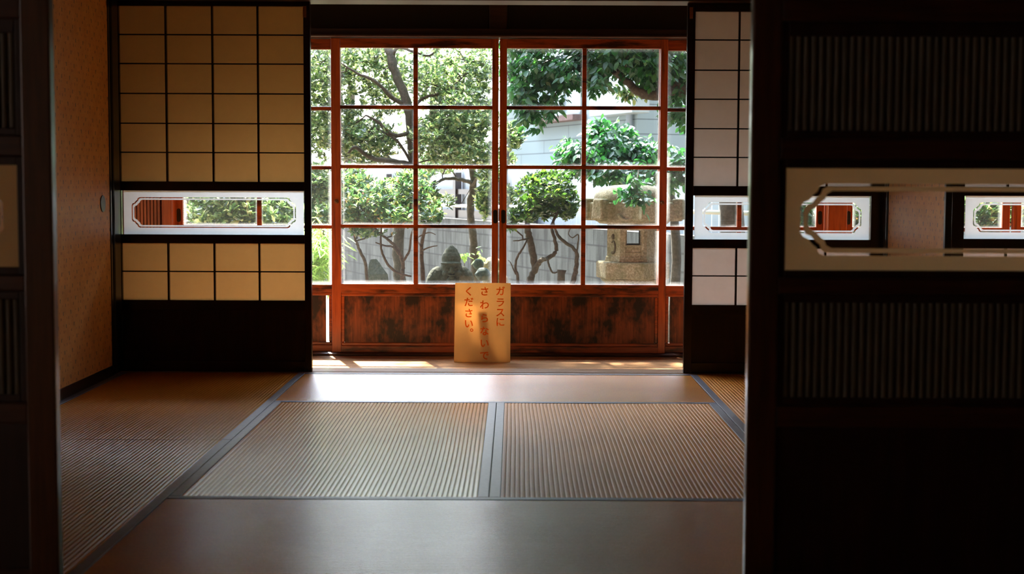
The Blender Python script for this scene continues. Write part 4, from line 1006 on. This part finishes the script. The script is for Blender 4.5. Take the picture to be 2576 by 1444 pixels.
# rounded camellia bush
plant('camellia_bush', 'rounded dark green camellia bush above the stone lantern', 'bush', P(1640, 700, 11.2),
      [(1540, 365, 11.0, 70, 55, .35, 330), (1440, 385, 10.9, 40, 35, .25, 110), (1470, 400, 10.9, 60, 30, .3, 150), (1625, 385, 11.0, 60, 35, .3, 170), (1545, 425, 10.7, 95, 28, .3, 230), (1700, 425, 10.6, 60, 50, .3, 190),
       (1500, 320, 11, 20, 20, .1, 24), (1590, 455, 10.5, 60, 16, .2, 50), (1800, 430, 10.3, 90, 60, .3, 160)],
      'leaf_camellia', .056, 6, 'camellia',
      [([(1690, 900, 10.9), (1700, 600, 10.9), (1680, 480, 10.9), (1620, 440, 10.9), (1560, 400, 10.9), (1535, 350, 10.9)], [.04, .035, .03, .025, .018, .01])], 'bark', 160)
plant('camellia_sprig', 'camellia sprig drooping in front of the stone lantern\'s dome', 'branch', P(1600, 440, 9.6),
      [(1612, 500, 9.55, 22, 12, .07, 9), (1575, 488, 9.6, 14, 18, .06, 7), (1600, 465, 9.6, 22, 16, .08, 10)], 'leaf_camellia', .06, 6, 'camellia', [([(1608, 420, 9.8), (1603, 450, 9.65), (1600, 470, 9.6), (1612, 500, 9.55)], [.005, .004, .003, .002])], 'bark', 6)
# clipped bush with twisted stems, right of the centre joint
plant('clipped_bush', 'rounded mid-green bush on twisting bare stems, right of the centre joint', 'bush', P(1370, 700, 10.2),
      [(1370, 480, 10.2, 76, 45, .4, 360), (1330, 520, 10.1, 40, 40, .3, 130), (1422, 508, 10.25, 38, 40, .25, 140), (1385, 450, 10.3, 60, 22, .3, 140), (1432, 540, 10.2, 18, 20, .15, 36), (1290, 550, 10.1, 26, 26, .2, 60), (1375, 535, 10.3, 45, 20, .2, 60)],
      'leaf_mid', .040, 7, 'rosette',
      [([(1333, 900, 10.2), (1334, 720, 10.2), (1345, 680, 10.2), (1362, 655, 10.15), (1388, 645, 10.1), (1400, 625, 10.1), (1395, 600, 10.1), (1388, 570, 10.15), (1400, 540, 10.2), (1420, 500, 10.2)], [.028, .026, .022, .018, .015, .014, .012, .011, .010, .006]),
       ([(1345, 680, 10.2), (1340, 640, 10.2), (1332, 600, 10.2), (1325, 570, 10.2), (1335, 520, 10.2)], [.022, .026, .024, .022, .012]),
       ([(1438, 722, 10.0), (1446, 692, 10.0), (1450, 670, 10.0), (1452, 640, 10.0), (1440, 622, 10.0), (1415, 605, 10.05), (1400, 585, 10.1), (1392, 560, 10.1)], [.020, .018, .016, .013, .012, .012, .010, .008]),
       ([(1300, 900, 10.1), (1303, 712, 10.1), (1297, 680, 10.1), (1300, 650, 10.1), (1315, 625, 10.1), (1328, 600, 10.15)], [.013, .011, .010, .009, .007, .005]),
       ([(1362, 655, 10.15), (1375, 650, 10.05), (1382, 670, 10.0), (1390, 686, 10.0), (1402, 684, 10.0)], [.010, .008, .007, .006, .005]),
       ([(1447, 655, 10.0), (1453, 620, 10.0), (1455, 590, 10.0), (1440, 598, 10.0), (1430, 588, 10.0), (1435, 575, 10.0)], [.007, .006, .005, .004, .003, .003]),
       ([(1297, 690, 10.1), (1285, 662, 10.05), (1278, 655, 10.0)], [.005, .004, .003]),
       ([(1330, 600, 10.15), (1305, 605, 10.1), (1290, 606, 10.1)], [.006, .005, .003])], 'bark', 380)
stp = MB().tube([Vector((*P(1410, 700, 10)[:2], ZG)), P(1411, 715, 10), P(1412, 690, 10), P(1413, 679, 10)], [.035, .028, .026, .034], 12, .1).build('cut_stump', M['bark'], None, smooth=True)
tag(stp, 'sawn-off grey tree stump between the twisting stems, right panes', 'stump')
plant('evergreen_bush', 'sunlit yellow-green bush tips hanging beside the centre joint', 'bush', P(1290, 700, 12),
      [(1285, 345, 11.2, 30, 36, .2, 90), (1275, 400, 11.4, 26, 16, .2, 34), (1276, 495, 11.2, 14, 36, .15, 44)], 'leaf_bright', .046, 8, 'rosette',
      [([(1268, 900, 11.5), (1266, 600, 11.5), (1268, 480, 11.4), (1275, 400, 11.3), (1288, 340, 11.2)], [.03, .026, .02, .014, .006])], 'bark', 60)
plant('young_seedling', 'small bright green seedling between statue and tree trunk', 'plant', P(1170, 690, 11.0),
      [(1168, 640, 11.0, 14, 14, .06, 7), (1205, 640, 11.3, 7, 14, .05, 4)], 'leaf_slender', .05, 4, 'camellia', [([(1168, 760, 11.1), (1168, 690, 11.1), (1168, 640, 11.0)], [.004, .003, .002])], 'bark', 0)
plant('camellia_bush', 'dark green bush seen through the pale right shoji\'s clear glass', 'bush', P(1980, 700, 9.4),
      [(1985, 530, 9.3, 75, 60, .2, 330)], 'leaf_camellia', .05, 6, 'camellia', [([(1980, 900, 9.3), (1985, 700, 9.3), (1985, 560, 9.3)], [.03, .025, .015])], 'bark', 60)
# backdrop trees beyond the wall
def far_tree(px, D, w_, top, label, lm='leaf_bright', cnt=900):
    c = P(px, 465, D); s = D / F
    cy = 465 - (top + 0.2) / 2 / s
    plant('garden_tree', label, 'tree', c, [(px, 465 - (top * .55) / s, D, w_ / s, (top * .5) / s, w_ * .6, cnt)], lm, .085, 7, 'rosette',
          [([(px, 465 + 1.3 / s, D), (px, 465 - .3 / s, D), (px + 10, 465 - top * .5 / s, D)], [.12, .10, .05])], 'bark', 60, group='trees beyond the block wall')
far_tree(880, 27.0, 2.2, 6.2, 'tall pale tree beyond the wall behind the left door panes', cnt=1100)
far_tree(480, 15.0, 1.3, 4.2, 'broad pale tree at the garden\'s far left, seen through shoji glass', cnt=1000)
far_tree(1090, 24, 1.0, 6.0, 'tall tree beyond the wall above the centre left panes', cnt=900)
far_tree(1990, 13.5, .75, 3.0, 'dark tree seen through the etched glass at right', 'leaf_camellia', 1300)
far_tree(2500, 12.5, .75, 3.0, 'dark tree outside the side room\'s veranda door', 'leaf_camellia', 1200)
plant('evergreen_bush', 'green bush outside the side room\'s veranda door', 'bush', P(2450, 700, 10.5),
      [(2470, 525, 9.0, 130, 60, .25, 420), (2160, 540, 9.0, 60, 60, .2, 200), (2300, 540, 9, 90, 60, .25, 220)], 'leaf_azalea', .045, 7, 'rosette', [([(2450, 900, 9.0), (2450, 700, 9.0), (2440, 560, 9.0)], [.03, .025, .015])], 'bark', 60)

# faint daylight entering the near room through an added window (unseen, behind on the left)
struct('window_1', MB().box(XL - 2.58, XL - 2.56, -2.6, 1.4, 0.3, 2.2), M['paper_white'])
